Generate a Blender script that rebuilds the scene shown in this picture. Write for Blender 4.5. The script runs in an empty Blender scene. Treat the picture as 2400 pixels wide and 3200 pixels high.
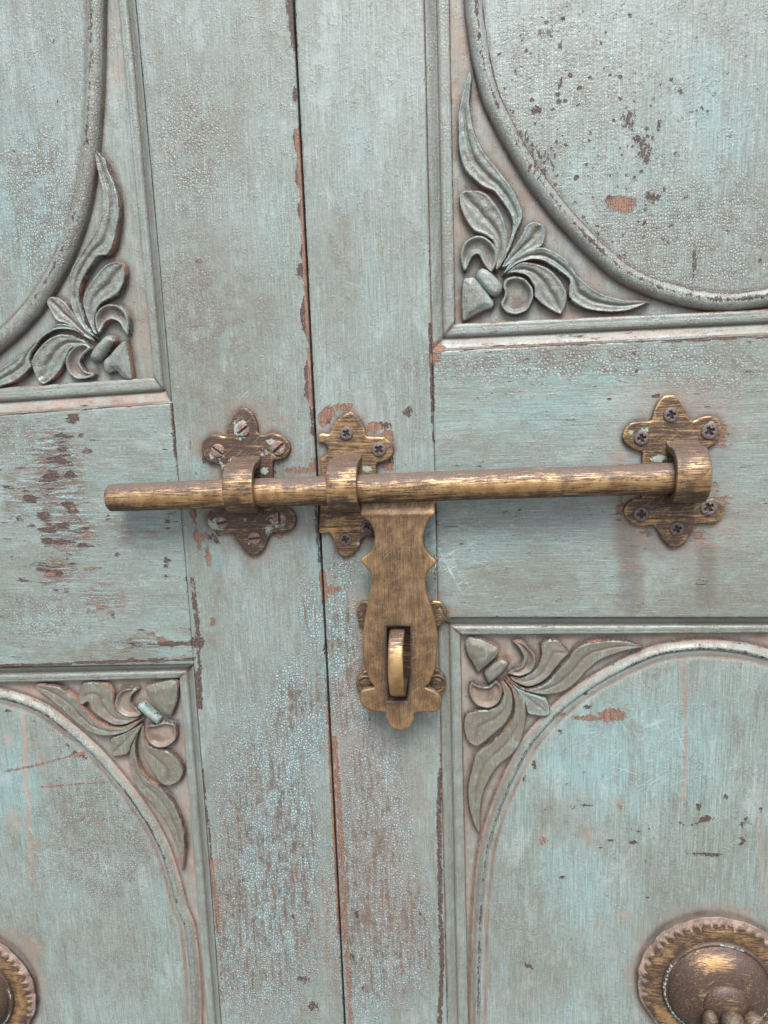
import bpy, math, random
import numpy as np
from mathutils import Matrix, Vector
from mathutils.geometry import delaunay_2d_cdt

rng = np.random.default_rng(7)
random.seed(7)
scene = bpy.context.scene
C = scene.collection

# ------------------------------------------------------------------ camera
FPX, CX, CY = 2219.0, 1200.0, 1600.0          # focal length and centre for the 2400 x 3200 frame
_dh = np.array([-19000.0, 240.0, FPX])
_dv = np.array([423.0, 13000.0, FPX])
_X = -_dh / np.linalg.norm(_dh)
_D = _dv - _X * _dv.dot(_X); _D /= np.linalg.norm(_D)
_N = np.cross(_X, _D)
RWC = np.stack([_X, _N, -_D], 1)              # world -> camera (x right, y down, z forward)
_w = RWC.T @ np.array([0, 0, 1.0])
CAM = -_w * (400.0 / _w[1])                   # camera position in mm, 400 mm in front of the door
cam_data = bpy.data.cameras.new('camera')
cam = bpy.data.objects.new('camera', cam_data); C.objects.link(cam)
cam_data.sensor_fit = 'VERTICAL'; cam_data.sensor_height = 36.0
cam_data.lens = 36.0 * FPX / 3200.0
cam_data.clip_start = 0.01; cam_data.clip_end = 200.0
_rot = np.stack([RWC[0], -RWC[1], -RWC[2]], 1)
cam.matrix_world = Matrix.Translation(Vector(CAM * 0.001)) @ Matrix(_rot.tolist()).to_4x4()
scene.camera = cam
scene.render.resolution_x, scene.render.resolution_y = 768, 1024

# ------------------------------------------------------------------ sky, sun, exposure
SUN_DIR = Vector((0.06, -0.56, 0.83)).normalized()     # from the door towards the (veiled) sun
world = bpy.data.worlds.new('World'); scene.world = world; world.use_nodes = True
wn = world.node_tree; wn.nodes.clear()
sky = wn.nodes.new('ShaderNodeTexSky'); sky.sky_type = 'NISHITA'; sky.sun_disc = False
sky.sun_elevation = math.asin(SUN_DIR.z)
sky.sun_rotation = math.atan2(SUN_DIR.x, SUN_DIR.y)
sky.air_density = 1.0; sky.dust_density = 4.0; sky.ozone_density = 1.0
hs = wn.nodes.new('ShaderNodeHueSaturation'); hs.inputs['Saturation'].default_value = 0.85
bg = wn.nodes.new('ShaderNodeBackground'); bg.inputs[1].default_value = 0.105
wo = wn.nodes.new('ShaderNodeOutputWorld')
wn.links.new(sky.outputs[0], hs.inputs['Color']); wn.links.new(hs.outputs[0], bg.inputs[0])
wn.links.new(bg.outputs[0], wo.inputs[0])
sun_data = bpy.data.lights.new('sun', 'SUN'); sun_data.energy = 1.75; sun_data.angle = math.radians(27)
sun_data.color = (1.0, 0.96, 0.91)
sun = bpy.data.objects.new('sun', sun_data); C.objects.link(sun)
sun.rotation_euler = SUN_DIR.to_track_quat('Z', 'Y').to_euler()
scene.view_settings.view_transform = 'Standard'; scene.view_settings.look = 'None'
scene.view_settings.exposure = 1.16; scene.view_settings.gamma = 1.0
scene.view_settings.use_curve_mapping = False

# ------------------------------------------------------------------ plane geometry helpers (all in mm on the door face)
def P(px, py, h=0.0):
    """point of the photograph -> (x, z) in mm on the plane h mm in front of the door face"""
    px = np.asarray(px, float); py = np.asarray(py, float)
    d = np.stack([px - CX, py - CY, np.full(px.shape, FPX)], -1) @ RWC
    t = (-h - CAM[1]) / d[..., 1]
    return np.stack([CAM[0] + t * d[..., 0], CAM[2] + t * d[..., 2]], -1)

def trace(pts, ox=0, oy=0, s=1.0, h=0.0):
    a = np.array(pts, float)
    return P(ox + a[:, 0] * s, oy + a[:, 1] * s, h)

def catmull(pts, n, closed=True):
    p = np.asarray(pts, float); k = len(p); out = []
    rngk = range(k) if closed else range(k - 1)
    for i in rngk:
        if closed:
            p0, p1, p2, p3 = p[(i - 1) % k], p[i], p[(i + 1) % k], p[(i + 2) % k]
        else:
            p1, p2 = p[i], p[i + 1]
            p0 = p[i - 1] if i > 0 else 2 * p1 - p2
            p3 = p[i + 2] if i + 2 < k else 2 * p2 - p1
        m = max(2, int(np.linalg.norm(p2 - p1) / n) + 1)
        t = np.linspace(0, 1, m, endpoint=False)[:, None]
        a1 = (p2 - p0) * 0.42; a2 = (p3 - p1) * 0.42
        out.append((2*t**3 - 3*t**2 + 1)*p1 + (t**3 - 2*t**2 + t)*a1 + (-2*t**3 + 3*t**2)*p2 + (t**3 - t**2)*a2)
    if not closed: out.append(p[-1:])
    return np.concatenate(out)

def seg_dist(X, Z, poly, closed=True):
    """distance to a polyline and side sign of the nearest segment"""
    q = np.stack([X, Z], -1).reshape(-1, 2)
    a = poly if closed else poly[:-1]
    b = np.roll(poly, -1, 0) if closed else poly[1:]
    best = np.full(len(q), 1e18); side = np.zeros(len(q))
    for s in range(0, len(q), 20000):
        qq = q[s:s + 20000, None, :]
        ab = (b - a)[None]; ap = qq - a[None]
        t = np.clip((ap * ab).sum(-1) / np.maximum((ab * ab).sum(-1), 1e-12), 0, 1)
        dd = ap - t[..., None] * ab
        d2 = (dd * dd).sum(-1); i = d2.argmin(1); r = np.arange(len(i))
        best[s:s + 20000] = np.sqrt(d2[r, i])
        side[s:s + 20000] = np.sign(ab[0, i, 0] * ap[r, i, 1] - ab[0, i, 1] * ap[r, i, 0])
    return best.reshape(X.shape), side.reshape(X.shape)

def vnoise(X, Z, s, seed=0):
    """cheap smooth value noise, s = feature size in mm"""
    g = np.random.default_rng(seed).random((256, 256))
    u = X / s + 1000; v = Z / s + 1000
    i = np.floor(u).astype(int); j = np.floor(v).astype(int)
    f = u - i; k = v - j; f = f*f*(3-2*f); k = k*k*(3-2*k)
    g00 = g[i % 256, j % 256]; g10 = g[(i+1) % 256, j % 256]; g01 = g[i % 256, (j+1) % 256]; g11 = g[(i+1) % 256, (j+1) % 256]
    return (g00*(1-f)+g10*f)*(1-k) + (g01*(1-f)+g11*f)*k

def sstep(a, b, x):
    t = np.clip((x - a) / (b - a), 0, 1); return t*t*(3-2*t)

# ------------------------------------------------------------------ mesh helpers
def set_attrs(me, attrs, n):
    for k, v in (attrs or {}).items():
        a = me.attributes.new(k, 'FLOAT', 'POINT')
        a.data.foreach_set('value', np.broadcast_to(np.asarray(v, np.float32), (n,)).astype(np.float32).ravel())

def mesh_obj(name, co, faces, mat, parent=None, attrs=None, smooth=True):
    """co: (n,3) in mm as (x, h, z); faces: list of index arrays (m,k)"""
    me = bpy.data.meshes.new(name)
    v = np.stack([co[:, 0], -co[:, 1], co[:, 2]], 1) * 0.001
    off = np.array(parent_world(parent)) if parent else np.zeros(3)
    v = v - off
    fl = [np.asarray(f, np.int32) for f in faces if len(f)]
    me.vertices.add(len(v)); me.vertices.foreach_set('co', v.astype(np.float32).ravel())
    idx = np.concatenate([f.ravel() for f in fl]); tot = np.concatenate([np.full(len(f), f.shape[1]) for f in fl])
    me.loops.add(len(idx)); me.loops.foreach_set('vertex_index', idx.astype(np.int32))
    me.polygons.add(len(tot))
    st = np.concatenate([[0], np.cumsum(tot)[:-1]]).astype(np.int32)
    me.polygons.foreach_set('loop_start', st)
    me.update(calc_edges=True)
    me.polygons.foreach_set('use_smooth', np.full(len(tot), smooth, bool))
    set_attrs(me, attrs, len(v))
    me.materials.append(mat); me.validate()
    o = bpy.data.objects.new(name, me); C.objects.link(o)
    if parent: o.parent = parent
    return o

def parent_world(p):
    v = Vector((0, 0, 0))
    while p: v = v + p.location; p = p.parent
    return v

def thing(name, label, cat, loc_mm, group=None):
    o = bpy.data.objects.new(name, None); C.objects.link(o)
    o.location = (loc_mm[0]*.001, -loc_mm[1]*.001, loc_mm[2]*.001)
    o.empty_display_size = 0.02
    o['label'] = label; o['category'] = cat; o['kind'] = 'thing'
    if group: o['group'] = group
    return o

def grid_faces(nv, nu, wrap=False):
    i = np.arange(nv * nu).reshape(nv, nu)
    if wrap: i = np.concatenate([i, i[:, :1]], 1)
    return np.stack([i[:-1, :-1].ravel(), i[:-1, 1:].ravel(), i[1:, 1:].ravel(), i[1:, :-1].ravel()], 1)

def sheet(name, X, Z, Hh, mat, parent, attrs, depth=-24.0):
    """height-field sheet (rows from bottom to top, columns left to right) with sides going back to depth"""
    nv, nu = X.shape
    co = np.stack([X.ravel(), Hh.ravel(), Z.ravel()], 1)
    f = [grid_faces(nv, nu)]
    i = np.arange(nv*nu).reshape(nv, nu)
    loop = np.concatenate([i[0, :], i[1:, -1], i[-1, -2::-1], i[-2:0:-1, 0]])
    n0 = len(co); sk = co[loop].copy(); sk[:, 1] = depth
    co = np.concatenate([co, co[loop], sk]); k = len(loop); a = np.arange(k)
    f.append(np.stack([n0 + a, n0 + k + a, n0 + k + (a+1) % k, n0 + (a+1) % k], 1))
    at = {q: np.concatenate([v.ravel(), v.ravel()[loop], v.ravel()[loop]]) for q, v in attrs.items()}
    return mesh_obj(name, co, f, mat, parent, at)

def relief(name, outline, hfun, mat, parent, afun=None, step=0.5, base=-7.0, hole=None, spline=True, flare=0.25):
    """carved piece: outline (mm) filled with a height field hfun(d, X, Z), edge walls going down to base"""
    ol = catmull(outline, step*0.8) if spline else np.asarray(outline, float)
    area = 0.5*np.sum(ol[:, 0]*np.roll(ol[:, 1], -1) - np.roll(ol[:, 0], -1)*ol[:, 1])
    if area < 0: ol = ol[::-1]
    k = len(ol); loops = [ol]
    if hole is not None:
        hl = np.asarray(hole, float)
        if 0.5*np.sum(hl[:, 0]*np.roll(hl[:, 1], -1) - np.roll(hl[:, 0], -1)*hl[:, 1]) > 0: hl = hl[::-1]
        loops.append(hl)
    x0, z0 = ol.min(0); x1, z1 = ol.max(0)
    gx, gz = np.meshgrid(np.arange(x0, x1, step), np.arange(z0, z1, step*0.87))
    gx = gx + (np.arange(gx.shape[0]) % 2)[:, None]*step*0.5
    gx = gx.ravel(); gz = gz.ravel()
    d = np.full(gx.shape, 1e9)
    for l in loops: d = np.minimum(d, seg_dist(gx, gz, l)[0])
    keep = d > step*0.45
    def inside(poly):
        c = np.zeros(gx.shape, bool); a = poly; b = np.roll(poly, -1, 0)
        for (xa, za), (xb, zb) in zip(a, b):
            cond = ((za > gz) != (zb > gz))
            with np.errstate(divide='ignore', invalid='ignore'):
                xi = (xb - xa)*(gz - za)/(zb - za) + xa
            c ^= cond & (gx < xi)
        return c
    keep &= inside(ol)
    if hole is not None: keep &= ~inside(loops[1])
    pts = np.concatenate(loops + [np.stack([gx[keep], gz[keep]], 1)])
    fl = []; s = 0
    for l in loops: fl.append(list(range(s, s+len(l)))); s += len(l)
    res = delaunay_2d_cdt([Vector(p) for p in pts.tolist()], [], fl, 1 if hole is None else 2, 1e-5)
    vv = np.array([tuple(v) for v in res[0]]); tri = np.array([f for f in res[2] if len(f) == 3], int)
    dd = np.full(len(vv), 1e9)
    for l in loops: dd = np.minimum(dd, seg_dist(vv[:, 0], vv[:, 1], l)[0])
    hh = hfun(dd, vv[:, 0], vv[:, 1])
    co = [np.stack([vv[:, 0], hh, vv[:, 1]], 1)]; faces = [tri]; D = [dd]; n = len(vv)
    for l in loops:
        m = len(l); nrm = np.roll(l, -1, 0) - np.roll(l, 1, 0); nrm /= np.maximum(np.linalg.norm(nrm, axis=1, keepdims=True), 1e-9)
        out = np.stack([nrm[:, 1], -nrm[:, 0]], 1)
        ht = hfun(np.zeros(m), l[:, 0], l[:, 1])
        lo = l + out*flare
        co += [np.stack([l[:, 0], ht, l[:, 1]], 1), np.stack([lo[:, 0], np.full(m, base), lo[:, 1]], 1)]
        a = np.arange(m); faces.append(np.stack([n + a, n + m + a, n + m + (a+1) % m, n + (a+1) % m], 1)); n += 2*m
        D += [np.zeros(m), np.full(m, -1.0)]
    co = np.concatenate(co); D = np.concatenate(D)
    at = afun(D, co[:, 0], co[:, 2]) if afun else None
    # front faces must look towards the viewer (-Y); (x, z) counter-clockwise does that
    return mesh_obj(name, co, faces, mat, parent, at)

def lathe(name, prof, centre, mat, parent, n=64, hmod=None, attrs=None):
    """profile (r, h) turned about the axis that leaves the door; centre (x, z) in mm"""
    pr = np.array(prof, float); th = np.linspace(0, 2*np.pi, n, endpoint=False)
    r = pr[:, 0][:, None]*np.ones(n); hh = pr[:, 1][:, None]*np.ones(n); T = np.ones((len(pr), 1))*th
    if hmod: r, hh = hmod(r, hh, T)
    co = np.stack([(centre[0] + r*np.cos(T)).ravel(), hh.ravel(), (centre[1] + r*np.sin(T)).ravel()], 1)
    f = grid_faces(len(pr), n, True)
    return mesh_obj(name, co, [f], mat, parent, attrs(r.ravel(), hh.ravel(), T.ravel()) if attrs else None)

def tube(name, pts, radii, mat, parent, n=20, attrs=None):
    """round bar through 3-D points (x, h, z), closed at both ends by the radii going to ~0"""
    p = np.array(pts, float); k = len(p); t = np.gradient(p, axis=0); t /= np.linalg.norm(t, axis=1, keepdims=True)
    ref = np.array([0, 0, 1.0]) if abs(t[0][2]) < 0.8 else np.array([0, 1.0, 0])
    u = np.cross(t, ref); u /= np.linalg.norm(u, axis=1, keepdims=True); v = np.cross(t, u)
    th = np.linspace(0, 2*np.pi, n, endpoint=False)
    r = np.array(radii, float)[:, None, None]
    co = p[:, None, :] + r*(np.cos(th)[None, :, None]*u[:, None, :] + np.sin(th)[None, :, None]*v[:, None, :])
    f = grid_faces(k, n, True)
    caps = [np.arange(n)[None, ::-1], (np.arange(n) + (k-1)*n)[None]]
    return mesh_obj(name, co.reshape(-1, 3), [f] + caps, mat, parent, attrs)

# ------------------------------------------------------------------ node materials
class NT:
    def __init__(s, name):
        s.m = bpy.data.materials.new(name); s.m.use_nodes = True
        s.t = s.m.node_tree; s.t.nodes.clear()
        s.out = s.t.nodes.new('ShaderNodeOutputMaterial')
        s.bsdf = s.t.nodes.new('ShaderNodeBsdfPrincipled'); s.t.links.new(s.bsdf.outputs[0], s.out.inputs[0])
        tc = s.t.nodes.new('ShaderNodeTexCoord')
        s.co = s.vm('SCALE', tc.outputs['Object'], scale=1000.0)       # mm
    def put(s, sock, v):
        if isinstance(v, bpy.types.NodeSocket): s.t.links.new(v, sock)
        elif isinstance(v, (tuple, list)) and sock.type == 'RGBA' and len(v) == 3: sock.default_value = (*v, 1)
        else: sock.default_value = v
    def vm(s, op, a, b=None, scale=None):
        n = s.t.nodes.new('ShaderNodeVectorMath'); n.operation = op; s.put(n.inputs[0], a)
        if b is not None: s.put(n.inputs[1], b)
        if scale is not None: s.put(n.inputs['Scale'], scale)
        return n.outputs[0]
    def ma(s, op, a, b=0.0, clamp=False):
        n = s.t.nodes.new('ShaderNodeMath'); n.operation = op; n.use_clamp = clamp
        s.put(n.inputs[0], a); s.put(n.inputs[1], b); return n.outputs[0]
    def attr(s, name):
        n = s.t.nodes.new('ShaderNodeAttribute'); n.attribute_name = name; return n.outputs['Fac']
    def noise(s, v, sc, det=3.0, rough=0.55, dist=0.0, color=False):
        n = s.t.nodes.new('ShaderNodeTexNoise'); s.put(n.inputs['Vector'], v)
        n.inputs['Scale'].default_value = sc; n.inputs['Detail'].default_value = det
        n.inputs['Roughness'].default_value = rough; n.inputs['Distortion'].default_value = dist
        return n.outputs['Color' if color else 'Fac']
    def vor(s, v, sc, feat='DISTANCE_TO_EDGE', rand=1.0):
        n = s.t.nodes.new('ShaderNodeTexVoronoi'); n.feature = feat; s.put(n.inputs['Vector'], v)
        n.inputs['Scale'].default_value = sc; n.inputs['Randomness'].default_value = rand
        return n
    def rng(s, v, a, b, c=0.0, d=1.0, smooth=True):
        n = s.t.nodes.new('ShaderNodeMapRange'); n.interpolation_type = 'SMOOTHSTEP' if smooth else 'LINEAR'
        s.put(n.inputs[0], v)
        for i, q in enumerate((a, b, c, d)): s.put(n.inputs[1+i], q)
        return n.outputs[0]
    def mix(s, f, a, b, mode='MIX'):
        n = s.t.nodes.new('ShaderNodeMix'); n.data_type = 'RGBA'; n.blend_type = mode; n.clamp_factor = True
        s.put(n.inputs[0], f); s.put(n.inputs[6], a); s.put(n.inputs[7], b); return n.outputs[2]
    def scalev(s, v, xyz): return s.vm('MULTIPLY', v, xyz)
    def bump(s, h, dist, strength=1.0, normal=None):
        n = s.t.nodes.new('ShaderNodeBump'); s.put(n.inputs['Height'], h); n.inputs['Distance'].default_value = dist
        n.inputs['Strength'].default_value = strength
        if normal is not None: s.t.links.new(normal, n.inputs['Normal'])
        return n.outputs[0]

def make_paint(name, grain='v', tone=1.0):
    g = NT(name); co = g.co
    A = g.attr
    st = (1.0, 1.0, 0.07) if grain == 'v' else (0.07, 1.0, 1.0)
    gv = g.scalev(co, st)
    warp = g.vm('SUBTRACT', g.noise(co, 0.35, 2, color=True), (0.5, 0.5, 0.5))
    streak = g.noise(gv, 0.9, 5, 0.6)
    streak2 = g.noise(g.scalev(co, (1.0, 1.0, 0.02) if grain == 'v' else (0.02, 1.0, 1.0)), 2.2, 4, 0.6)
    big = g.noise(g.scalev(co, (1, 1, .5) if grain == 'v' else (.5, 1, 1)), 0.022, 5, 0.65)
    big2 = g.noise(g.scalev(g.vm('ADD', co, (331.0, 57.0, 91.0)), (1, 1, .45) if grain == 'v' else (.45, 1, 1)), 0.03, 5, 0.68)
    med = g.noise(co, 0.13, 5, 0.62)
    fine = g.noise(co, 0.95, 4, 0.6)
    grit = g.noise(co, 3.0, 3, 0.6)
    leath = g.noise(g.vm('ADD', g.scalev(co, (0.75, 1, 1.25)), g.vm('SCALE', warp, scale=0.8)), 0.48, 2, 0.5)
    # --- coat colours
    green = (0.150, 0.186, 0.160); grey = (0.220, 0.285, 0.278); aqua = (0.190, 0.345, 0.352); pale = (0.40, 0.49, 0.485)
    t1 = g.rng(g.ma('ADD', g.ma('MULTIPLY', big, 0.6), g.ma('MULTIPLY', streak, 0.45)), 0.38, 0.68)
    col = g.mix(t1, green, grey)
    aq = g.ma('ADD', A('aqua'), g.ma('MULTIPLY', g.ma('SUBTRACT', big2, 0.5), 1.3))
    aq = g.rng(g.ma('ADD', aq, g.ma('MULTIPLY', g.ma('SUBTRACT', streak, 0.5), 0.9)), 0.05, 0.75)
    col = g.mix(g.ma('MULTIPLY', aq, 0.75), col, aqua)
    # brushed pale streaks
    col = g.mix(g.ma('MULTIPLY', g.rng(streak2, 0.5, 0.72), 0.5), col, pale)
    col = g.mix(g.ma('MULTIPLY', g.rng(streak2, 0.48, 0.32), 0.55), col, (0.105, 0.105, 0.085))
    patch = g.noise(g.scalev(g.vm('ADD', co, (77.0, 13.0, 201.0)), (1, 1, .35) if grain == 'v' else (.35, 1, 1)), 0.06, 6, 0.72, 0.3)
    col = g.mix(g.rng(patch, 0.52, 0.66, 0, .5), col, (0.125, 0.115, 0.088))
    col = g.mix(g.rng(patch, 0.46, 0.34, 0, .45), col, (0.33, 0.415, 0.415))
    col = g.mix(g.ma('MULTIPLY', g.rng(leath, 0.5, 0.75), 0.22), col, pale)
    col = g.mix(g.ma('MULTIPLY', g.rng(fine, 0.5, 0.7), g.rng(med, .4, .65, .08, .34)), col, pale)
    col = g.mix(g.ma('MULTIPLY', g.rng(fine, 0.5, 0.3), g.rng(big2, .4, .65, .40, .10)), col, (0.115, 0.11, 0.085))
    # --- grime (olive, brushed)
    gr = g.ma('MULTIPLY', A('grime'), g.rng(g.ma('ADD', g.ma('MULTIPLY', med, 0.6), g.ma('MULTIPLY', streak, 0.4)), 0.3, 0.65))
    col = g.mix(gr, col, (0.135, 0.132, 0.100))
    # --- alligator crackle
    cv = g.vm('ADD', g.scalev(co, (0.8, 0.8, 0.7) if grain == 'h' else (1.0, 1.0, 0.72)), g.vm('SCALE', warp, scale=1.1))
    v1 = g.vor(cv, 0.76, rand=0.72)
    cellv = g.vor(cv, 0.76, 'F1', 0.72)
    cr_edge = g.rng(v1.outputs['Distance'], 0.03, 0.24, 1.0, 0.0)
    crk = g.ma('MULTIPLY', g.ma('MULTIPLY', A('crack'), 1.25), g.rng(g.ma('ADD', g.ma('MULTIPLY', med, .6), g.ma('MULTIPLY', streak, .45)), 0.36, 0.62), True)
    crm = g.ma('MULTIPLY', cr_edge, crk)
    cellr = g.noise(cellv.outputs['Position'], 3.7, 0)
    col = g.mix(g.ma('MULTIPLY', crk, g.rng(cellr, 0.45, 0.65, 0.0, 0.28)), col, pale)
    col = g.mix(g.ma('MULTIPLY', crm, 0.9), col, (0.105, 0.085, 0.066))
    # --- worn zone: small flakes left on a brown ground
    fv = g.vm('ADD', g.scalev(co, (1.05, 1.0, 0.8) if grain == 'v' else (0.7, 1, 1)), g.vm('SCALE', warp, scale=1.3))
    v2 = g.vor(fv, 0.66, rand=0.8); c2 = g.vor(fv, 0.66, 'F1', 0.8)
    wst = g.noise(g.scalev(co, (1, 1, 0.10) if grain == 'v' else (0.16, 1, 1)), 0.40, 7, 0.78, 0.5)
    keepn = g.ma('ADD', g.ma('MULTIPLY', g.noise(c2.outputs['Position'], 0.9, 0), 0.22),
                 g.ma('ADD', g.ma('MULTIPLY', wst, 0.95), g.ma('MULTIPLY', med, 0.25)))
    wear = A('wear')
    flake = g.ma('MULTIPLY', g.rng(v2.outputs['Distance'], 0.02, 0.22, 0.25, 1.0), g.rng(g.ma('SUBTRACT', keepn, g.ma('MULTIPLY', wear, 0.10)), 0.505, 0.63))
    if grain == 'h':
        smear = g.noise(g.scalev(co, (0.10, 1, 0.9)), 0.7, 5, 0.7, 0.4)
        flake = g.rng(g.ma('ADD', smear, g.ma('MULTIPLY', g.ma('SUBTRACT', fine, 0.5), 0.35)), 0.46, 0.58)
    brown = g.mix(g.rng(med, 0.35, 0.65), (0.088, 0.054, 0.038), (0.165, 0.112, 0.084))
    brown = g.mix(g.ma('MULTIPLY', g.rng(fine, 0.5, 0.7), 0.5), brown, (0.24, 0.225, 0.195))
    flc = g.mix(g.rng(g.ma('ADD', g.ma('MULTIPLY', wst, .7), g.ma('MULTIPLY', big2, 0.7)), 0.55, 0.85), (0.215, 0.265, 0.25), (0.27, 0.435, 0.465))
    wz = g.rng(g.ma('ADD', wear, g.ma('MULTIPLY', g.ma('SUBTRACT', g.ma('ADD', med, streak), 1.0), 1.5)), 0.05, 0.6)
    col = g.mix(g.ma('MULTIPLY', wz, 0.95), col, g.mix(flake, brown, flc))
    # --- dust and dirt in the carving; dirt colour darkened to paint in crevice shade
    du = g.ma('MULTIPLY', A('dust'), g.rng(g.ma('ADD', g.ma('MULTIPLY', fine, 0.5), g.ma('MULTIPLY', med, 0.6)), 0.30, 0.68, 0.25, 1.0))
    dcol = g.mix(g.rng(big2, 0.4, 0.62), (0.205, 0.145, 0.115), (0.30, 0.225, 0.185))
    dcol = g.mix(g.rng(g.noise(co, 0.3, 3), 0.62, 0.8), dcol, (0.33, 0.20, 0.115))
    dcol = g.mix(g.rng(g.noise(co, 0.16, 3), 0.52, 0.72, 0, .75), dcol, (0.26, 0.285, 0.30))
    col = g.mix(du, col, dcol)
    di = g.ma('MULTIPLY', A('dirt_shade'), g.rng(g.ma('ADD', g.ma('MULTIPLY', fine, 0.7), g.ma('MULTIPLY', med, 0.5)), 0.35, 0.7, 0.35, 1.0), True)
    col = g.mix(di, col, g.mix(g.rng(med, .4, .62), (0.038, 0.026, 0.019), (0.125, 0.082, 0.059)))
    # --- scratches
    sca = A('scratch'); sl = g.ma('SUBTRACT', 0.66, g.ma('MULTIPLY', sca, 0.075)); sh = g.ma('ADD', sl, 0.04)
    scr = None
    for k, (ang, sc) in enumerate(((7, 0.9), (-21, 0.75), (33, 0.6), (-63, .5))):
        ca, sa = math.cos(math.radians(ang)), math.sin(math.radians(ang))
        mp = g.t.nodes.new('ShaderNodeMapping'); mp.inputs['Rotation'].default_value = (0, math.radians(ang), 0)
        g.t.links.new(co, mp.inputs['Vector'])
        n = g.noise(g.scalev(g.vm('ADD', g.vm('ADD', mp.outputs[0], (k*37.0, 0, k*91.0)), g.vm('SCALE', g.noise(co, 0.03, 2, color=True), scale=5.0)), (0.045, 1.0, 1.7)), sc, 3, 0.6, 0.1)
        l = g.rng(n, sl, sh)
        scr = l if scr is None else g.ma('MAXIMUM', scr, l)
    scr = g.ma('MULTIPLY', g.ma('MULTIPLY', scr, g.rng(g.noise(co, 0.09, 3, .6), .38, .6)), g.ma('ADD', g.ma('MULTIPLY', g.rng(med, 0.4, 0.65), 0.22), A('scratch')), True)
    col = g.mix(g.ma('MULTIPLY', scr, 0.7), col, (0.42, 0.54, 0.54))
    # --- chips: paint gone, primer or wood shows; little specks from a cell pattern
    sv = g.vor(g.vm('ADD', co, g.vm('SCALE', warp, scale=2.0)), 0.33, 'F1', 1.0)
    spr = g.noise(sv.outputs['Position'], 5.1, 0)
    speck = g.rng(g.ma('SUBTRACT', g.ma('ADD', sv.outputs['Distance'], g.ma('MULTIPLY', g.ma('SUBTRACT', g.noise(co, 1.6, 3, .7), 0.5), 0.9)),
                       g.ma('MULTIPLY', g.rng(spr, 0.52, 0.80), 0.36)), 0.07, 0.0)
    speck = g.ma('MULTIPLY', speck, g.rng(g.ma('ADD', A('speck'), g.ma('MULTIPLY', g.ma('SUBTRACT', med, 0.5), 1.2)), 0.25, 0.45))
    gn = g.noise(g.scalev(co, (1, 1, 0.6) if grain == 'v' else (0.17, 1, 1.15)), 0.62, 5, 0.68, 0.3)
    gn2 = g.noise(g.scalev(co, (1, 1, 0.45) if grain == 'v' else (0.22, 1, 1)), 0.22, 4, 0.75, 0.6)
    ch = g.ma('ADD', g.ma('MULTIPLY', g.ma('ADD', A('chip'), A('wood')), 1.12), g.ma('MULTIPLY', g.ma('SUBTRACT', gn, 0.5), 2.1 if grain == 'v' else 2.7))
    ch = g.ma('ADD', ch, g.ma('MULTIPLY', g.ma('SUBTRACT', gn2, 0.5), 1.5 if grain == 'v' else 2.0))
    nick = g.rng(g.noise(g.scalev(co, (0.6, 1, 1) if grain == 'h' else (1, 1, .6)), 0.42, 5, 0.8, 0.5), 0.715, 0.74)
    chip = g.ma('MAXIMUM', g.rng(ch, 0.52, 0.60), g.ma('MAXIMUM', speck, g.ma('MULTIPLY', nick, .8)))
    chip = g.ma('MULTIPLY', chip, g.rng(g.noise(g.scalev(co, (1, 1, .5) if grain == 'v' else (.3, 1, 1.3)), 1.05, 4, .7), .36, .44, .25, 1.0))
    halo = g.ma('SUBTRACT', g.rng(ch, 0.36, 0.54), chip, True)
    prim = g.mix(g.rng(fine, 0.4, 0.65), (0.036, 0.020, 0.017), (0.125, 0.072, 0.055))
    wood = g.mix(g.rng(g.noise(gv, 1.6, 4), 0.35, 0.65), (0.150, 0.074, 0.048), (0.27, 0.155, 0.105))
    wf = g.rng(g.ma('ADD', A('wood'), g.ma('MULTIPLY', g.ma('SUBTRACT', gn, 0.5), 0.8)), 0.15, 0.4)
    col = g.mix(g.ma('MULTIPLY', halo, 0.45), col, (0.40, 0.47, 0.45))
    col = g.mix(chip, col, g.mix(wf, prim, wood))
    if tone != 1.0: col = g.mix(1.0, col, (tone, tone, tone), 'MULTIPLY')
    g.put(g.bsdf.inputs['Base Color'], col)
    rough = g.rng(fine, 0.3, 0.7, 0.33, 0.5)
    g.put(g.bsdf.inputs['Roughness'], g.ma('ADD', rough, g.ma('MULTIPLY', g.ma('MAXIMUM', chip, du), 0.35)))
    g.put(g.bsdf.inputs['Specular IOR Level'], 0.8)
    # --- relief
    h = g.ma('ADD', g.ma('MULTIPLY', streak, 0.25), g.ma('MULTIPLY', leath, g.ma('ADD', g.rng(big, .45, .65, 0.03, 0.12), g.ma('MULTIPLY', A('speck'), 0.42))))
    h = g.ma('ADD', h, g.ma('MULTIPLY', fine, g.rng(med, .4, .65, .06, .26))); h = g.ma('ADD', h, g.ma('MULTIPLY', grit, 0.07))
    h = g.ma('SUBTRACT', h, g.ma('MULTIPLY', g.ma('MULTIPLY', g.rng(v1.outputs['Distance'], 0.0, 0.32, 1.0, 0.0), crk), 0.26))
    h = g.ma('ADD', h, g.ma('MULTIPLY', g.ma('MULTIPLY', g.rng(v2.outputs['Distance'], 0.0, 0.2), flake), g.ma('MULTIPLY', wz, 0.45)))
    h = g.ma('SUBTRACT', h, g.ma('MULTIPLY', chip, 1.1)); h = g.ma('ADD', h, g.ma('MULTIPLY', g.ma('MULTIPLY', chip, gn), 0.5)); h = g.ma('ADD', h, g.ma('MULTIPLY', halo, 0.15))
    g.t.links.new(g.bump(h, 0.0007, 1.0), g.bsdf.inputs['Normal'])
    return g.m

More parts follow.
